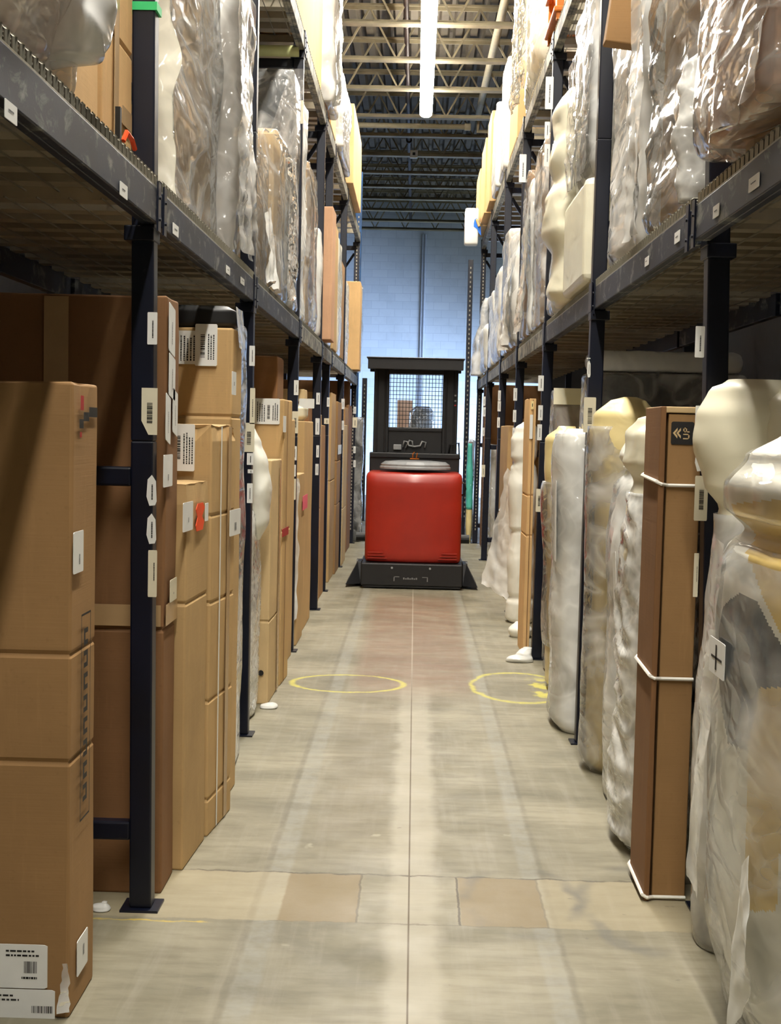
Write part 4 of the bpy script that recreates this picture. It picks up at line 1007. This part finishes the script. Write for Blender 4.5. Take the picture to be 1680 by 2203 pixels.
loft(th, [(0, 1.22, 3.47, 0.22, 0.39), (0.06, 1.205, 3.45, 0.29, 0.49), (0.3, 1.2, 3.43, 0.335, 0.56), (0.7, 1.195, 3.42, 0.338, 0.565), (1.25, 1.19, 3.42, 0.332, 0.55), (1.37, 1.2, 3.42, 0.3, 0.515)], 'film_soft', 150, 110, .014, 2.5, .7, 3.1, 'milky_film', floor=.004, fine=.1)
loft(th, [(1.41, 1.2, 3.42, 0.28, 0.49), (1.46, 1.185, 3.42, 0.315, 0.52), (1.52, 1.185, 3.41, 0.32, 0.515), (1.6, 1.21, 3.4, 0.295, 0.485), (1.67, 1.25, 3.37, 0.25, 0.43), (1.72, 1.29, 3.35, 0.18, 0.34)], 'film_soft', 120, 60, .012, 4, 3, 3.0, 'top_film')
plate_px(th, 1527, 1376, 1560, 1455, X=.846, name='paper_note', marks=[('block', .15, .45, .85, .52), ('block', .42, .15, .52, .85)])
th = bundle('cream foam covered chair arm leaning behind the nearest right bundle, close to the first upright',
    [(.0, 1.20, 4.22, .17, .12), (.1, 1.18, 4.22, .20, .14), (.7, 1.16, 4.22, .20, .14), (1.15, 1.15, 4.20, .19, .14), (1.40, 1.145, 4.20, .165, .13), (1.43, 1.14, 4.20, .155, .12), (1.50, 1.12, 4.2, .175, .14), (1.64, 1.10, 4.2, .185, .15), (1.72, 1.09, 4.2, .17, .15), (1.80, 1.09, 4.2, .135, .12), (1.84, 1.08, 4.2, .08, .08)], 'foam', 90, 120, .02, 5, 3, 2.2, fine=.4)
loft(th, [(1.48, 1.18, 4.10, .06, .03), (1.56, 1.19, 4.06, .10, .07), (1.66, 1.20, 4.05, .115, .08), (1.76, 1.19, 4.07, .10, .07), (1.81, 1.18, 4.09, .05, .04)], 'foam', 40, 30, .01, name='rolled_foam')
loft(th, [(.0, 1.18, 4.20, .22, .15), (.5, 1.17, 4.2, .24, .17), (1.1, 1.155, 4.2, .21, .16), (1.41, 1.145, 4.2, .175, .135)], 'film_grey', 60, 60, .02, 6, 1, name='clear_film', floor=.004)
plate(th, [(.96, 4.045, 1.29), (1.0, 4.04, 1.26), (1.02, 4.04, 1.30), (.98, 4.045, 1.33)], (-.2, -1, 0), 'paper_tag', marks=[])

# strapped carton with the UP mark
th = thing('strapped_carton', 'narrow brown carton with white straps and a black UP mark beside the first right upright', 'cardboard box', (.95, 4.62, 0))
mb = MB(); rbox(mb, (.902, 4.525, 0), (1.020, 4.80, 1.735), .004, .2, dent(seed(), .0015, 1.735, (), .003)); mb.build('carton', M['card_brown'], th)
mb = MB(); rbox(mb, (.870, 4.50, 0), (.890, 4.80, 1.76), .004, .2, dent(seed(), .003, 1.76, (1.45,), .004)); rbox(mb, (.872, 4.78, 0), (1.022, 4.81, 1.76), .004, .3); mb.build('carton_sleeve', M['card_dark'], th)
mb = MB(); rbox(mb, (.872, 4.52, 1.738), (1.022, 4.78, 1.76), .004, .3); mb.build('carton_lid', M['card_light'], th)
for z in (.012, .80, 1.485):
    mb = MB(); mb.tube([(.875, 4.815, z + .03), (.8645, 4.80, z + .025), (.8640, 4.50, z + .012), (.88, 4.495, z + .004), (.905, 4.516, z), (1.02, 4.516, z)], .0065, 6); mb.build('white_strap', M['white_strap'], th)
# UP mark: rounded black square with double chevron and letters turned on their side
mb = MB(); Yp = 4.5222; cx, cz, hw = .952, 1.668, .040
def rq(pts, mi, o): mb.quad([(cx + a, Yp - o, cz + b) for a, b in pts], mi)
rr = .007; oc = []
for sx_, sz_ in ((1, 1), (-1, 1), (-1, -1), (1, -1)):
    for k in range(4):
        an = {(1, 1): 0, (-1, 1): PI / 2, (-1, -1): PI, (1, -1): 1.5 * PI}[(sx_, sz_)] + k * PI / 6
        oc.append((sx_ * (hw - rr) + rr * math.cos(an), sz_ * (hw - rr) + rr * math.sin(an)))
rq(oc, 0, .0002)
def arrow(x): rq([(x, 0), (x + .016, .019), (x + .016, .009), (x + .008, 0)], 1, .0008); rq([(x, 0), (x + .008, 0), (x + .016, -.009), (x + .016, -.019)], 1, .0008)
arrow(-.034); arrow(-.022)
def gl(x0, z0, x1, z1): rq([(x0, z0), (x1, z0), (x1, z1), (x0, z1)], 1, .0008)
# letters read upwards: U below, P above
gl(.002, -.020, .006, -.002); gl(.002, -.020, .024, -.016) ; gl(.002, -.006, .024, -.002); 
mb.v = mb.v[:-12]; mb.f = mb.f[:-3]; mb.mi = mb.mi[:-3]
gl(.002, -.021, .024, -.017); gl(.002, -.006, .024, -.002); gl(.020, -.021, .024, -.002)   # U
gl(.002, .003, .024, .007); gl(.002, .003, .006, .020); gl(.002, .016, .015, .020); gl(.011, .003, .015, .020)   # P
mb.build('up_mark', [M['ink'], M['card_light']], th)

th.location.y += .062; th.location.x -= .016
th = bundle('crumpled bubble wrapped piece with a white foam head, right behind the strapped carton',
    [(.0, 1.0, 5.25, .10, .22), (.05, .99, 5.25, .12, .24), (.5, .99, 5.25, .115, .24), (.95, .99, 5.25, .12, .24), (1.2, .985, 5.25, .11, .23), (1.42, .98, 5.25, .105, .2), (1.47, .975, 5.25, .08, .15), (1.55, .975, 5.25, .12, .2), (1.66, .975, 5.25, .12, .2), (1.72, .985, 5.25, .08, .12), (1.75, .99, 5.25, .03, .05)], 'foam', 72, 130, .018, 9, 5, 2.6)
loft(th, [(.0, 1.0, 5.25, .115, .24), (.06, .985, 5.25, .14, .27), (.5, .985, 5.25, .13, .27), (.95, .985, 5.25, .14, .27), (1.2, .98, 5.25, .125, .25), (1.43, .98, 5.25, .115, .21)], 'bubble', 90, 120, .025, 11, 7, 2.6, 'bubble_film', floor=.004, fine=.6)
th = bundle('tall piece sleeved in smooth whitish film with a paper slip, second behind the strapped carton',
    [(.0, 1.06, 5.88, .12, .26), (.04, 1.05, 5.88, .135, .28), (.6, 1.04, 5.88, .13, .27), (1.1, 1.03, 5.88, .125, .26), (1.4, 1.03, 5.88, .11, .22), (1.5, 1.03, 5.88, .06, .12), (1.56, 1.03, 5.88, .10, .17), (1.66, 1.04, 5.88, .07, .1)], 'foam_white', 64, 80, .012, 7, .8, 2.6)
loft(th, [(.0, 1.05, 5.88, .135, .28), (.3, 1.04, 5.88, .15, .30), (1.1, 1.03, 5.88, .145, .28), (1.42, 1.03, 5.88, .12, .23), (1.5, 1.03, 5.88, .07, .13)], 'film_milky', 80, 70, .022, 8, .6, 2.5, 'film_sleeve', floor=.004)
plate(th, [(.885, 5.66, .93), (.885, 5.58, .95), (.872, 5.58, 1.16), (.872, 5.66, 1.14)], (-1, -.1, 0), 'paper_slip', marks=[])
th = bundle('column under grey film with a big yellow foam hood, just before the second right upright',
    [(.0, 1.05, 6.42, .12, .13), (.05, 1.04, 6.42, .145, .15), (.3, 1.03, 6.42, .14, .15), (.8, 1.02, 6.42, .12, .14), (1.4, 1.02, 6.42, .12, .14), (1.42, 1.03, 6.42, .15, .16), (1.6, 1.03, 6.42, .165, .17), (1.75, 1.03, 6.42, .15, .16), (1.82, 1.04, 6.42, .09, .10), (1.845, 1.05, 6.42, .03, .04)], 'foam_yellow', 64, 100, .010, 4, 2, 2.3)
loft(th, [(.0, 1.04, 6.42, .15, .15), (.08, 1.02, 6.42, .165, .17), (.8, 1.0, 6.42, .15, .165), (1.5, 1.0, 6.42, .16, .18), (1.7, 1.0, 6.42, .15, .16)], 'film', 72, 80, .016, 6, .6, 2.4, 'clear_film', floor=.004)
# grey wrapped furniture deeper in, under the shelf
w = wrapped('long dark grey sofa in clear film, high behind the strapped carton on the right', 1.0, 1.96, 7.72, 8.08, 2.03, 0, 'fabric_grey', 'film', .012, .05, .015, 3, 2, name='wrapped_sofa', iname='sofa_back')
th = thing('film_roll', 'shiny white film roll lying along the top of the dark grey wrapped panel', 'film roll', (1.45, 7.9, 2.035))
mb = MB(); rbox(mb, (1.03, 7.72, 2.037), (1.92, 8.06, 2.16), .05, .04, foldfn(seed(), .012, 8, 8)); 
for v in mb.v: v.z = max(v.z, 2.037)
mb.build('film', M['film_white'], th, smooth=True)

# bay two
th = bundle('white film wrapped column with a rounded cream head, just past the second right upright',
    [(.0, .965, 7.40, .11, .24), (.05, .96, 7.40, .125, .26), (.5, .955, 7.40, .12, .25), (1.1, .945, 7.40, .115, .24), (1.5, .93, 7.40, .12, .24), (1.62, .92, 7.40, .11, .22), (1.69, .93, 7.40, .06, .12)], 'foam_white', 64, 80, .014, 7, .8, 2.8)
loft(th, [(.0, .965, 7.40, .125, .27), (.06, .955, 7.40, .14, .28), (.8, .945, 7.40, .135, .27), (1.5, .925, 7.40, .135, .27), (1.66, .92, 7.40, .12, .24)], 'film_milky', 80, 70, .02, 9, .6, 2.8, 'film_sleeve', floor=.004)
plate(th, [(.80, 7.30, .95), (.80, 7.22, .95), (.79, 7.22, 1.40), (.79, 7.30, 1.40)], (-1, 0, 0), 'paper_slip', marks=[])
th = bundle('cream rolled foam bundle leaning between two film columns, yellow foot, before the third right upright',
    [(.0, 1.04, 8.45, .10, .22), (.04, 1.03, 8.45, .13, .26), (.25, 1.02, 8.45, .135, .27), (.30, 1.02, 8.45, .12, .26), (.5, 1.01, 8.45, .12, .26), (1.2, .99, 8.45, .11, .24), (1.45, .97, 8.45, .12, .24), (1.62, .965, 8.45, .11, .22), (1.71, .98, 8.45, .05, .1)], 'foam_yellow', 60, 80, .012, 6, 1.5, 2.5)
loft(th, [(.3, 1.01, 8.45, .145, .29), (.8, .99, 8.45, .13, .27), (1.35, .97, 8.45, .13, .26)], 'film', 64, 60, .016, 8, .6, 2.5, 'film_sleeve')
w = wrapped('dark brown box in clear film with pale edges, standing before the third right upright', .93, 1.75, 8.85, 9.2, 1.97, 0, 'card_dark', 'film_clear', .012, .05, .01, 3, 2)
for lo, hi in (((.93, 8.838, 1.86), (1.75, 8.856, 1.97)), ((1.21, 8.838, 1.0), (1.26, 8.856, 1.86))):
    mb = MB(); mb.box(lo, hi); mb.build('foam_edge', M['foam'], w)
# bay three
g = carton('thin tattered board coloured carton leaning beside the third right upright', .842, .892, 9.68, 10.15, 1.92, mat='wood', cuts=(.9, 1.2), crush=.02, amp=.006, tape=[('y', .868, .005, 'card_dark')], r=.004)
plate(g, [(.846, 9.668, 1.62), (.868, 9.668, 1.62), (.868, 9.668, 1.80), (.846, 9.668, 1.80)], (0, -1, 0), 'small_label', marks=[])
plate(g, [(.852, 9.668, 1.84), (.87, 9.668, 1.84), (.87, 9.668, 1.90), (.852, 9.668, 1.90)], (0, -1, 0), 'yellow_mark', ('foam_yellow', 'ink'), marks=[('block', .4, .3, .7, .7)])
th = thing('film_scrap', 'scrap of white plastic lying on the floor at the foot of the third right upright', 'plastic scrap', (.82, 9.42, 0))
loft(th, [(.002, .80, 9.42, .10, .06), (.02, .80, 9.42, .09, .07), (.05, .83, 9.43, .05, .05), (.10, .86, 9.45, .03, .03)], 'film_white', 30, 14, .012, 12, 12, name='scrap', floor=.002)
th = bundle('cream hooded foam figure shaped bundle tied at the waist, right side past the third upright',
    [(.0, .97, 11.45, .10, .13), (.03, .965, 11.45, .125, .16), (.17, .965, 11.45, .125, .16), (.225, .97, 11.45, .10, .13), (.26, .97, 11.45, .115, .15), (.5, .96, 11.45, .12, .16), (.78, .965, 11.45, .10, .14), (.80, .965, 11.45, .09, .13), (.84, .96, 11.45, .11, .15), (1.2, .955, 11.45, .13, .17), (1.36, .96, 11.45, .105, .14), (1.40, .96, 11.45, .09, .13), (1.46, .955, 11.45, .115, .15), (1.6, .955, 11.45, .115, .15), (1.70, .97, 11.45, .09, .12), (1.76, .985, 11.45, .04, .06)], 'foam_white', 60, 110, .012, 6, 3, 2.3, name='foam_bundle')
sheet(th, (.66, 11.9, .28), (.92, 11.7, .14), (.90, 11.62, 1.30), (.84, 11.68, 1.35), 'film_milky', 26, 50, .03, 'hanging_skirt')
for lo_, y, c_, h in (('scrap of foam on the floor behind the thin tattered carton', 10.6, 'foam_white', .12),):
    th = thing('foam_scrap', lo_, 'foam scrap', (.9, y, 0)); loft(th, [(.0, .90, y, .08, .08), (.05, .90, y, .09, .09), (h, .90, y, .04, .04)], c_, 24, 10, .015, name='foam')
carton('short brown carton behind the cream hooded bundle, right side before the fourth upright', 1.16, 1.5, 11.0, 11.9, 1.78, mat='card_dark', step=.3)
carton('brown carton with a cut front just past the fourth right upright', .97, 1.4, 12.2, 12.9, 1.80, mat='card_brown', step=.3)
w = carton('tan cut away carton between the fourth and fifth right uprights', .93, 1.35, 13.1, 14.2, 1.74, mat='card_tan', step=.3)
mb = MB(); mb.box((.98, 13.05, 1.34), (1.30, 13.1, 1.40)); mb.build('wood_ledge', M['wood'], w)
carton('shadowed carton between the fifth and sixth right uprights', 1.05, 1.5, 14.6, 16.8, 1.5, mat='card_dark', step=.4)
wrapped('pale film covered piece deep before the last right upright', 1.0, 1.4, 17.2, 18.7, 1.5, 0, 'foam_yellow', 'film_grey', .02, .08)
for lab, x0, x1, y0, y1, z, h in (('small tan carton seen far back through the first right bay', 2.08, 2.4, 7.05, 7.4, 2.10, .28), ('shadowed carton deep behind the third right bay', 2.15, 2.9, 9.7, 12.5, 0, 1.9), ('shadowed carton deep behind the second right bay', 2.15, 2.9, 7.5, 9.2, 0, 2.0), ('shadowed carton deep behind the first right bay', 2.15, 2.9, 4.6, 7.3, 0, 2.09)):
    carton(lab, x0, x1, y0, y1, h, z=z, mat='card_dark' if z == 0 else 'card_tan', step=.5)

carton('added carton blocking daylight from the far end of the last right bay', 1.0, 1.95, 18.9, 19.4, 2.36, mat='card_dark', step=.5)  # added blocker, keeps cross aisle light from showing through the right rack
# ================================================================== right side, lower shelf level
th = thing('wrapped_carton', 'large carton in rosy clear plastic tipping over the shelf edge in the top right corner', 'wrapped furniture', (1.3, 3.6, SZ))
mb = MB(); rbox(mb, (.89, 3.40, SZ + .07), (1.75, 4.15, 3.9), .015, .3, dent(seed(), .008, 3.9)); mb.build('carton', M['card_pink'], th)
film_box(th, (.865, 3.37, SZ + .03), (1.78, 4.19, 3.95), 'film_pink', .026, .022, .05, 5, 2.4)
sheet(th, (.86, 3.9, SZ), (.86, 3.36, SZ + .05), (.90, 3.36, 3.3), (.86, 3.9, 3.5), 'film_pink', 40, 60, .03, 'hanging_film')
mb = MB(); mb.box((1.0, 3.45, SZ), (1.7, 3.55, SZ + .07)); mb.box((1.0, 4.0, SZ), (1.7, 4.1, SZ + .07)); mb.build('runner', M['wood'], th)
w = wrapped('jumbled furniture parts under shiny clear plastic, first on the right shelf past the first upright', .925, 1.85, 4.75, 5.7, 1.55, SZ, 'card_tan', 'film', .04, .022, .05, 4, 3, r=.08, name='wrapped_furniture')
mb = MB(); rbox(mb, (1.06, 4.765, 2.95), (1.16, 4.79, 3.2), .01, .1); mb.build('steel_leg', M['fabric_grey'], w)
loft(w, [(2.5, 1.03, 4.78, .10, .05), (2.7, 1.05, 4.78, .14, .06), (2.95, 1.06, 4.78, .12, .05), (3.1, 1.05, 4.78, .05, .03)], 'bubble', 40, 40, .03, 9, 6, name='bubble_bundle')
mb = MB(); rbox(mb, (1.10, 4.80, 2.72), (1.22, 4.86, 2.88), .02, .1); mb.build('brown_block', M['card_brown'], w)
sheet(w, (.91, 5.72, SZ), (.91, 5.45, SZ), (.90, 5.4, 3.6), (.90, 5.74, 3.6), 'film_milky', 24, 60, .03, 'hanging_film')
w = wrapped('tall piece under glossy white plastic, right shelf just before the second upright', .92, 1.8, 5.8, 6.72, 1.45, SZ, 'foam_white', 'film_milky', .035, .025, .03, 5, 2, r=.06, name='wrapped_furniture')
mb = MB(); mb.bar((.90, 6.05, 3.42), (.985, 6.05, 4.15), .17, .10); mb.build('brown_box_end', M['card_brown'], w, .006)
w2 = thing('padded_cushion', 'cream puffed cushions stacked upright at the right shelf edge before the third upright', 'cushion', (1.0, 8.5, SZ))
loft(w2, floor=SZ, mat='foam', seg=60, nz=110, amp=.02, sx=7, sz=4, e=2.4, name='cushion_cover', secs=[(SZ, .97, 8.50, .08, .22), (2.56, .95, 8.50, .11, .26), (2.7, .96, 8.50, .09, .24), (2.78, .96, 8.50, .075, .22), (2.95, .93, 8.50, .13, .28), (3.15, .93, 8.5, .12, .27), (3.27, .95, 8.5, .085, .24), (3.4, .94, 8.5, .115, .26), (3.55, .95, 8.5, .09, .24), (3.7, .95, 8.5, .10, .24), (3.84, .97, 8.5, .05, .15)])
w = wrapped('big cushion in wrinkled clear plastic on the cream block, right shelf past the second upright', .905, 1.85, 7.15, 8.15, 1.16, SZ + .575, 'foam_white', 'film_grey', .03, .02, .02, 6, 3, r=.1, name='wrapped_cushion')
sheet(w, (.895, 8.15, SZ + .60), (.90, 7.2, SZ + .60), (.90, 7.2, 3.9), (.90, 8.15, 3.9), 'film', 50, 70, .02, 'crinkled_film', su=6, sv=4)
th = carton('smooth cream foam block at the foot of the clear bagged cushion on the right shelf', .885, 1.5, 7.12, 8.12, .56, z=SZ, mat='card_light', r=.04); th.children[0].data = th.children[0].data.copy(); th.children[0].data.materials[0] = M['foam']; th['category'] = 'foam block'; th.name = 'foam_block'
carton('dark brown cabinet box behind the clear bagged cushion, under the upper right shelf', 1.25, 1.9, 8.26, 8.9, 1.75, z=SZ, mat='card_dark')
wrapped('tall grey film sleeve on the right shelf beside the third upright', .90, 1.5, 8.95, 9.42, 1.25, SZ, 'foam_white', 'film_grey', .03, .03, .02, 7, 1.5, r=.06)
w = wrapped('brown carton in glossy clear film past the third right upright', .90, 1.5, 9.75, 10.6, 1.40, SZ, 'card_tan', 'film', .02, .03, .02, 6, 4)
w = wrapped('grey film column between two brown cartons on the right shelf', .88, 1.5, 10.7, 11.15, 1.25, SZ, 'card_tan', 'film_milky', .03, .03, .02, 8, 2)
sheet(w, (.86, 11.2, SZ), (.87, 10.7, SZ), (.88, 10.7, 3.5), (.88, 11.2, 3.3), 'film_white', 30, 50, .04, 'hanging_film')
wrapped('brown wrapped carton with a white rim standing before the fourth right upright', .90, 1.5, 11.25, 11.85, 1.42, SZ, 'card_brown', 'film', .02, .035, .02, 6, 4)
w = wrapped('crumpled white film bundle just past the fourth right upright', .87, 1.5, 12.25, 13.2, 1.1, SZ, 'card_tan', 'film_white', .04, .035, .03, 6, 3, r=.08)
sheet(w, (.86, 13.2, SZ), (.86, 12.3, SZ), (.87, 12.3, 3.3), (.88, 13.2, 3.1), 'film_white', 30, 50, .05, 'hanging_film')
wrapped('pale brown wrapped column before the fifth right upright', .88, 1.5, 13.3, 14.25, 1.25, SZ, 'card_light', 'film_milky', .025, .05, .03, 6, 3)
wrapped('white film pieces bunched past the fifth right upright', .87, 1.4, 14.6, 15.8, 1.05, SZ, 'card_light', 'film_white', .04, .06, .03, 6, 3, r=.08)
wrapped('pale film bundle before the sixth right upright', .88, 1.4, 15.9, 16.8, .9, SZ, 'foam', 'film_white', .03, .06, .03, 6, 3)
wrapped('slumped white and cream film bundle past the sixth right upright on the shelf', .84, 1.4, 17.2, 18.3, .62, SZ, 'foam', 'film_white', .05, .06, .03, 5, 3, r=.1)
th = bundle('grey crumpled film hanging down over the far end of the right shelf', [(SZ, .87, 19.0, .10, .2), (2.9, .92, 19.0, .10, .2), (3.3, .97, 19.0, .06, .15), (3.6, 1.0, 19.0, .04, .1)], 'film_grey', 40, 50, .03, part='film')

# ================================================================== right side, upper shelf level
th = thing('wooden_seat', 'orange brown wooden chair on the upper right shelf at the top edge of the photo', 'chair', (1.25, 9.6, TZ))
mb = MB(); mb.box((.90, 9.3, TZ + .05), (1.75, 10.0, TZ + .09)); mb.build('seat', M['orange_wood'], th, .01)
for xx in (.92, 1.68):
    for yy in (9.32, 9.93): mb = MB(); mb.box((xx, yy, TZ), (xx + .05, yy + .05, TZ + .45)); mb.build('leg', M['orange_wood'], th, .006)
mb = MB(); mb.box((.9, 9.3, TZ + .3), (.94, 10.0, TZ + .36)); mb.build('rail', M['orange_wood'], th, .006)
w = wrapped('tall cream film covered mattress bulging from the upper right shelf at the top edge', .86, 1.5, 10.35, 12.2, 1.85, TZ, 'foam', 'film_cream', .05, .035, .03, 4, 1.5, r=.12, name='wrapped_mattress')
sheet(w, (.84, 12.1, TZ), (.86, 11.0, TZ), (.84, 11.0, 5.9), (.84, 12.1, 5.9), 'film_cream', 30, 50, .05, 'hanging_film')
carton('tall thin bright carton just past the cream mattress on the upper right shelf', .93, 1.4, 13.0, 14.1, 1.32, z=TZ, mat='wood', step=.3)
w = wrapped('white wrapped slab leaning behind the thin bright carton on the upper right shelf', .89, 1.3, 14.4, 15.4, 1.20, TZ, 'card_light', 'film_white', .025, .06, .02, 5, 1.5)
wrapped('lower white wrapped slab, next after the leaning one on the upper right shelf', .86, 1.3, 15.5, 16.4, .98, TZ, 'card_light', 'film_white', .02, .06, .02, 5, 1.5)
carton('bright upright carton on the upper right shelf above the sixth upright', .86, 1.3, 16.5, 17.3, 1.12, z=TZ, mat='wood', step=.3)
carton('shorter bright carton near the far end of the upper right shelf', .84, 1.3, 17.4, 18.4, .98, z=TZ, mat='wood', step=.3)
carton('last bright carton at the far end of the upper right shelf', .82, 1.25, 18.5, 19.5, .80, z=TZ, mat='card_light', step=.3)
th = thing('white_box', 'white box patched with blue tape hanging over the far end of the upper right shelf', 'white panel', (.76, 18.6, 4.35))
mb = MB(); rbox(mb, (.62, 18.2, 4.26), (.81, 18.42, 4.76), .03, .1); mb.build('panel', M['white_label'], th, smooth=True)
mb = MB(); Yq = 18.193
for P_ in ([(.75, 4.60), (.78, 4.62), (.80, 4.52), (.84, 4.50), (.84, 4.44), (.79, 4.47), (.74, 4.50), (.74, 4.55)], [(.79, 4.47), (.84, 4.45), (.845, 4.38), (.81, 4.42)]): mb.quad([(a, Yq, b) for a, b in P_])
mb.build('blue_tape', M['blue_tape'], th)
mb = MB(); mb.bar((.815, 18.18, 4.50), (.775, 18.18, 4.60), .05, .03); mb.build('bracket', M['wood'], th, .006)

mb = MB(); mb.tube([(.76, 18.31, 4.70), (.79, 18.31, 4.78), (.81, 18.31, 4.60), (.87, 18.31, TZ - .02)], .006, 6); mb.build('hanging_strap', M['white_strap'], th)
# ================================================================== beyond the racks
def far_post(label, x, y, h, w=.08, mat='navy_blue'):
    th = thing('rack_upright', label, 'pallet rack frame', (x, y, 0)); mb = MB(); mb.box((x - w / 2, y, 0), (x + w / 2, y + .07, h)); p = mb.build('post', M[mat], th, .004)
    mb = MB(); z = .3
    while z < h - .1: mb.box((x - .008, y - .002, z), (x + .010, y - .0005, z + .03)); z += .075
    mb.build('punched_hole', M['wire'], p)['kind'] = 'stuff'
    mb = MB(); mb.box((x - .06, y - .02, 0), (x + .06, y + .09, .008)); mb.build('base_plate', M[mat], th)
far_post('tall bright blue punched upright rising above the end of the left rack', -.975, 20.9, 5.75, .10)
far_post('blue punched upright seen left of the truck in front of the block wall', -.945, 23.9, 2.62, .09, 'navy')
far_post('blue punched upright at the end of the right rack in front of the block wall', .825, 21.0, 4.42, .08, 'navy')
w = wrapped('black netted column wrapped in clear film at the end of the left rack', -.96, -.76, 19.3, 19.65, 1.85, 0, 'fabric_dark', 'film_clear', .02, .05, .02, 6, 2, name='wrapped_column')
w = wrapped('dark netted column under clear film at the end of the right rack', .80, .94, 20.0, 20.3, 1.55, 0, 'fabric_dark', 'film_clear', .02, .05, .02, 6, 2, name='wrapped_column')
th = thing('teal_roll', 'cream roll in a bright teal plastic sleeve at the end of the right rack', 'wrapped roll', (.83, 19.75, 0))
loft(th, [(0, .85, 19.8, .03, .05), (.3, .85, 19.8, .045, .07), (.55, .85, 19.8, .05, .07)], 'foam_yellow', 24, 16, .006, name='cream_roll'); loft(th, [(.5, .85, 19.8, .05, .075), (.9, .845, 19.8, .05, .07), (1.4, .84, 19.8, .04, .06), (1.5, .84, 19.8, .03, .05)], 'teal', 24, 24, .01, name='teal_sleeve')
for lab, x0, x1, y, z, h in (('lower tan carton of the stack seen through the truck mesh', -.40, -.05, 27.0, 0, 1.1), ('middle tan carton of the stack seen through the truck mesh', -.38, -.05, 27.0, 1.103, .62), ('top tan carton of the stack seen through the truck mesh', -.38, -.06, 27.0, 1.726, .58)):
    carton(lab, x0, x1, y, y + .4, h, z=z, mat='card_pink', step=.3, cuts=(h / 2,))
w = thing('wrapped_chair', 'dark chair back under clear film seen through the truck mesh', 'chair', (.15, 26.6, 0))
loft(w, [(.0, .15, 26.7, .25, .25), (1.0, .15, 26.7, .27, .25), (1.7, .15, 26.7, .24, .1), (2.05, .15, 26.7, .20, .08), (2.14, .15, 26.7, .12, .05)], 'fabric_grey', 36, 30, .01, e=3, name='chair_back')
loft(w, [(.0, .14, 26.7, .28, .28), (1.0, .14, 26.7, .30, .28), (1.7, .13, 26.7, .27, .14), (2.08, .12, 26.7, .24, .12), (2.18, .14, 26.7, .14, .07)], 'film', 48, 40, .02, e=3, name='clear_film', floor=.004)
carton('small tan carton on a far shelf seen right of the truck', .66, .84, 27.0, 27.4, .18, z=1.55, mat='card_brown')
th = thing('far_table', 'pale table beyond the truck holding the small tan carton', 'table', (.9, 27.2, 0)); mb = MB(); mb.box((.5, 26.9, 1.50), (1.3, 27.6, 1.55)); mb.build('table_top', M['white_label'], th, .005)
for xx in (.52, 1.24):
    for yy in (26.92, 27.54): mb = MB(); mb.box((xx, yy, 0), (xx + .04, yy + .04, 1.5)); mb.build('leg', M['truck_grey'], th)
# a few scraps on the floor
for lab, x, y, r in (('torn scrap of film on the floor beside the left bubble wrapped piece', -.83, 7.62, .05), ('wisp of plastic on the floor by the nearest left upright', -1.03, 4.33, .03)):
    th = thing('film_scrap', lab, 'plastic scrap', (x, y, 0)); loft(th, [(.002, x, y, r, r), (.012, x, y, r * .9, r * .8), (.03, x + .01, y, r * .3, r * .3)], 'film_white', 24, 10, .01, 14, 14, name='scrap', floor=.002)

# ------------------------------------------------------------------ view
vs = sc.view_settings
sc.display_settings.display_device = 'sRGB'
vs.view_transform = 'Standard'; vs.look = 'None'; vs.gamma = 1; vs.use_curve_mapping = False; vs.exposure = 0.5
sc.cycles.transparent_max_bounces = 10; sc.cycles.max_bounces = 5; sc.cycles.use_light_tree = False; sc.cycles.diffuse_bounces = 3; sc.cycles.glossy_bounces = 2; sc.cycles.transmission_bounces = 2
sc.cycles.sample_clamp_indirect = 6; sc.cycles.adaptive_threshold = .03
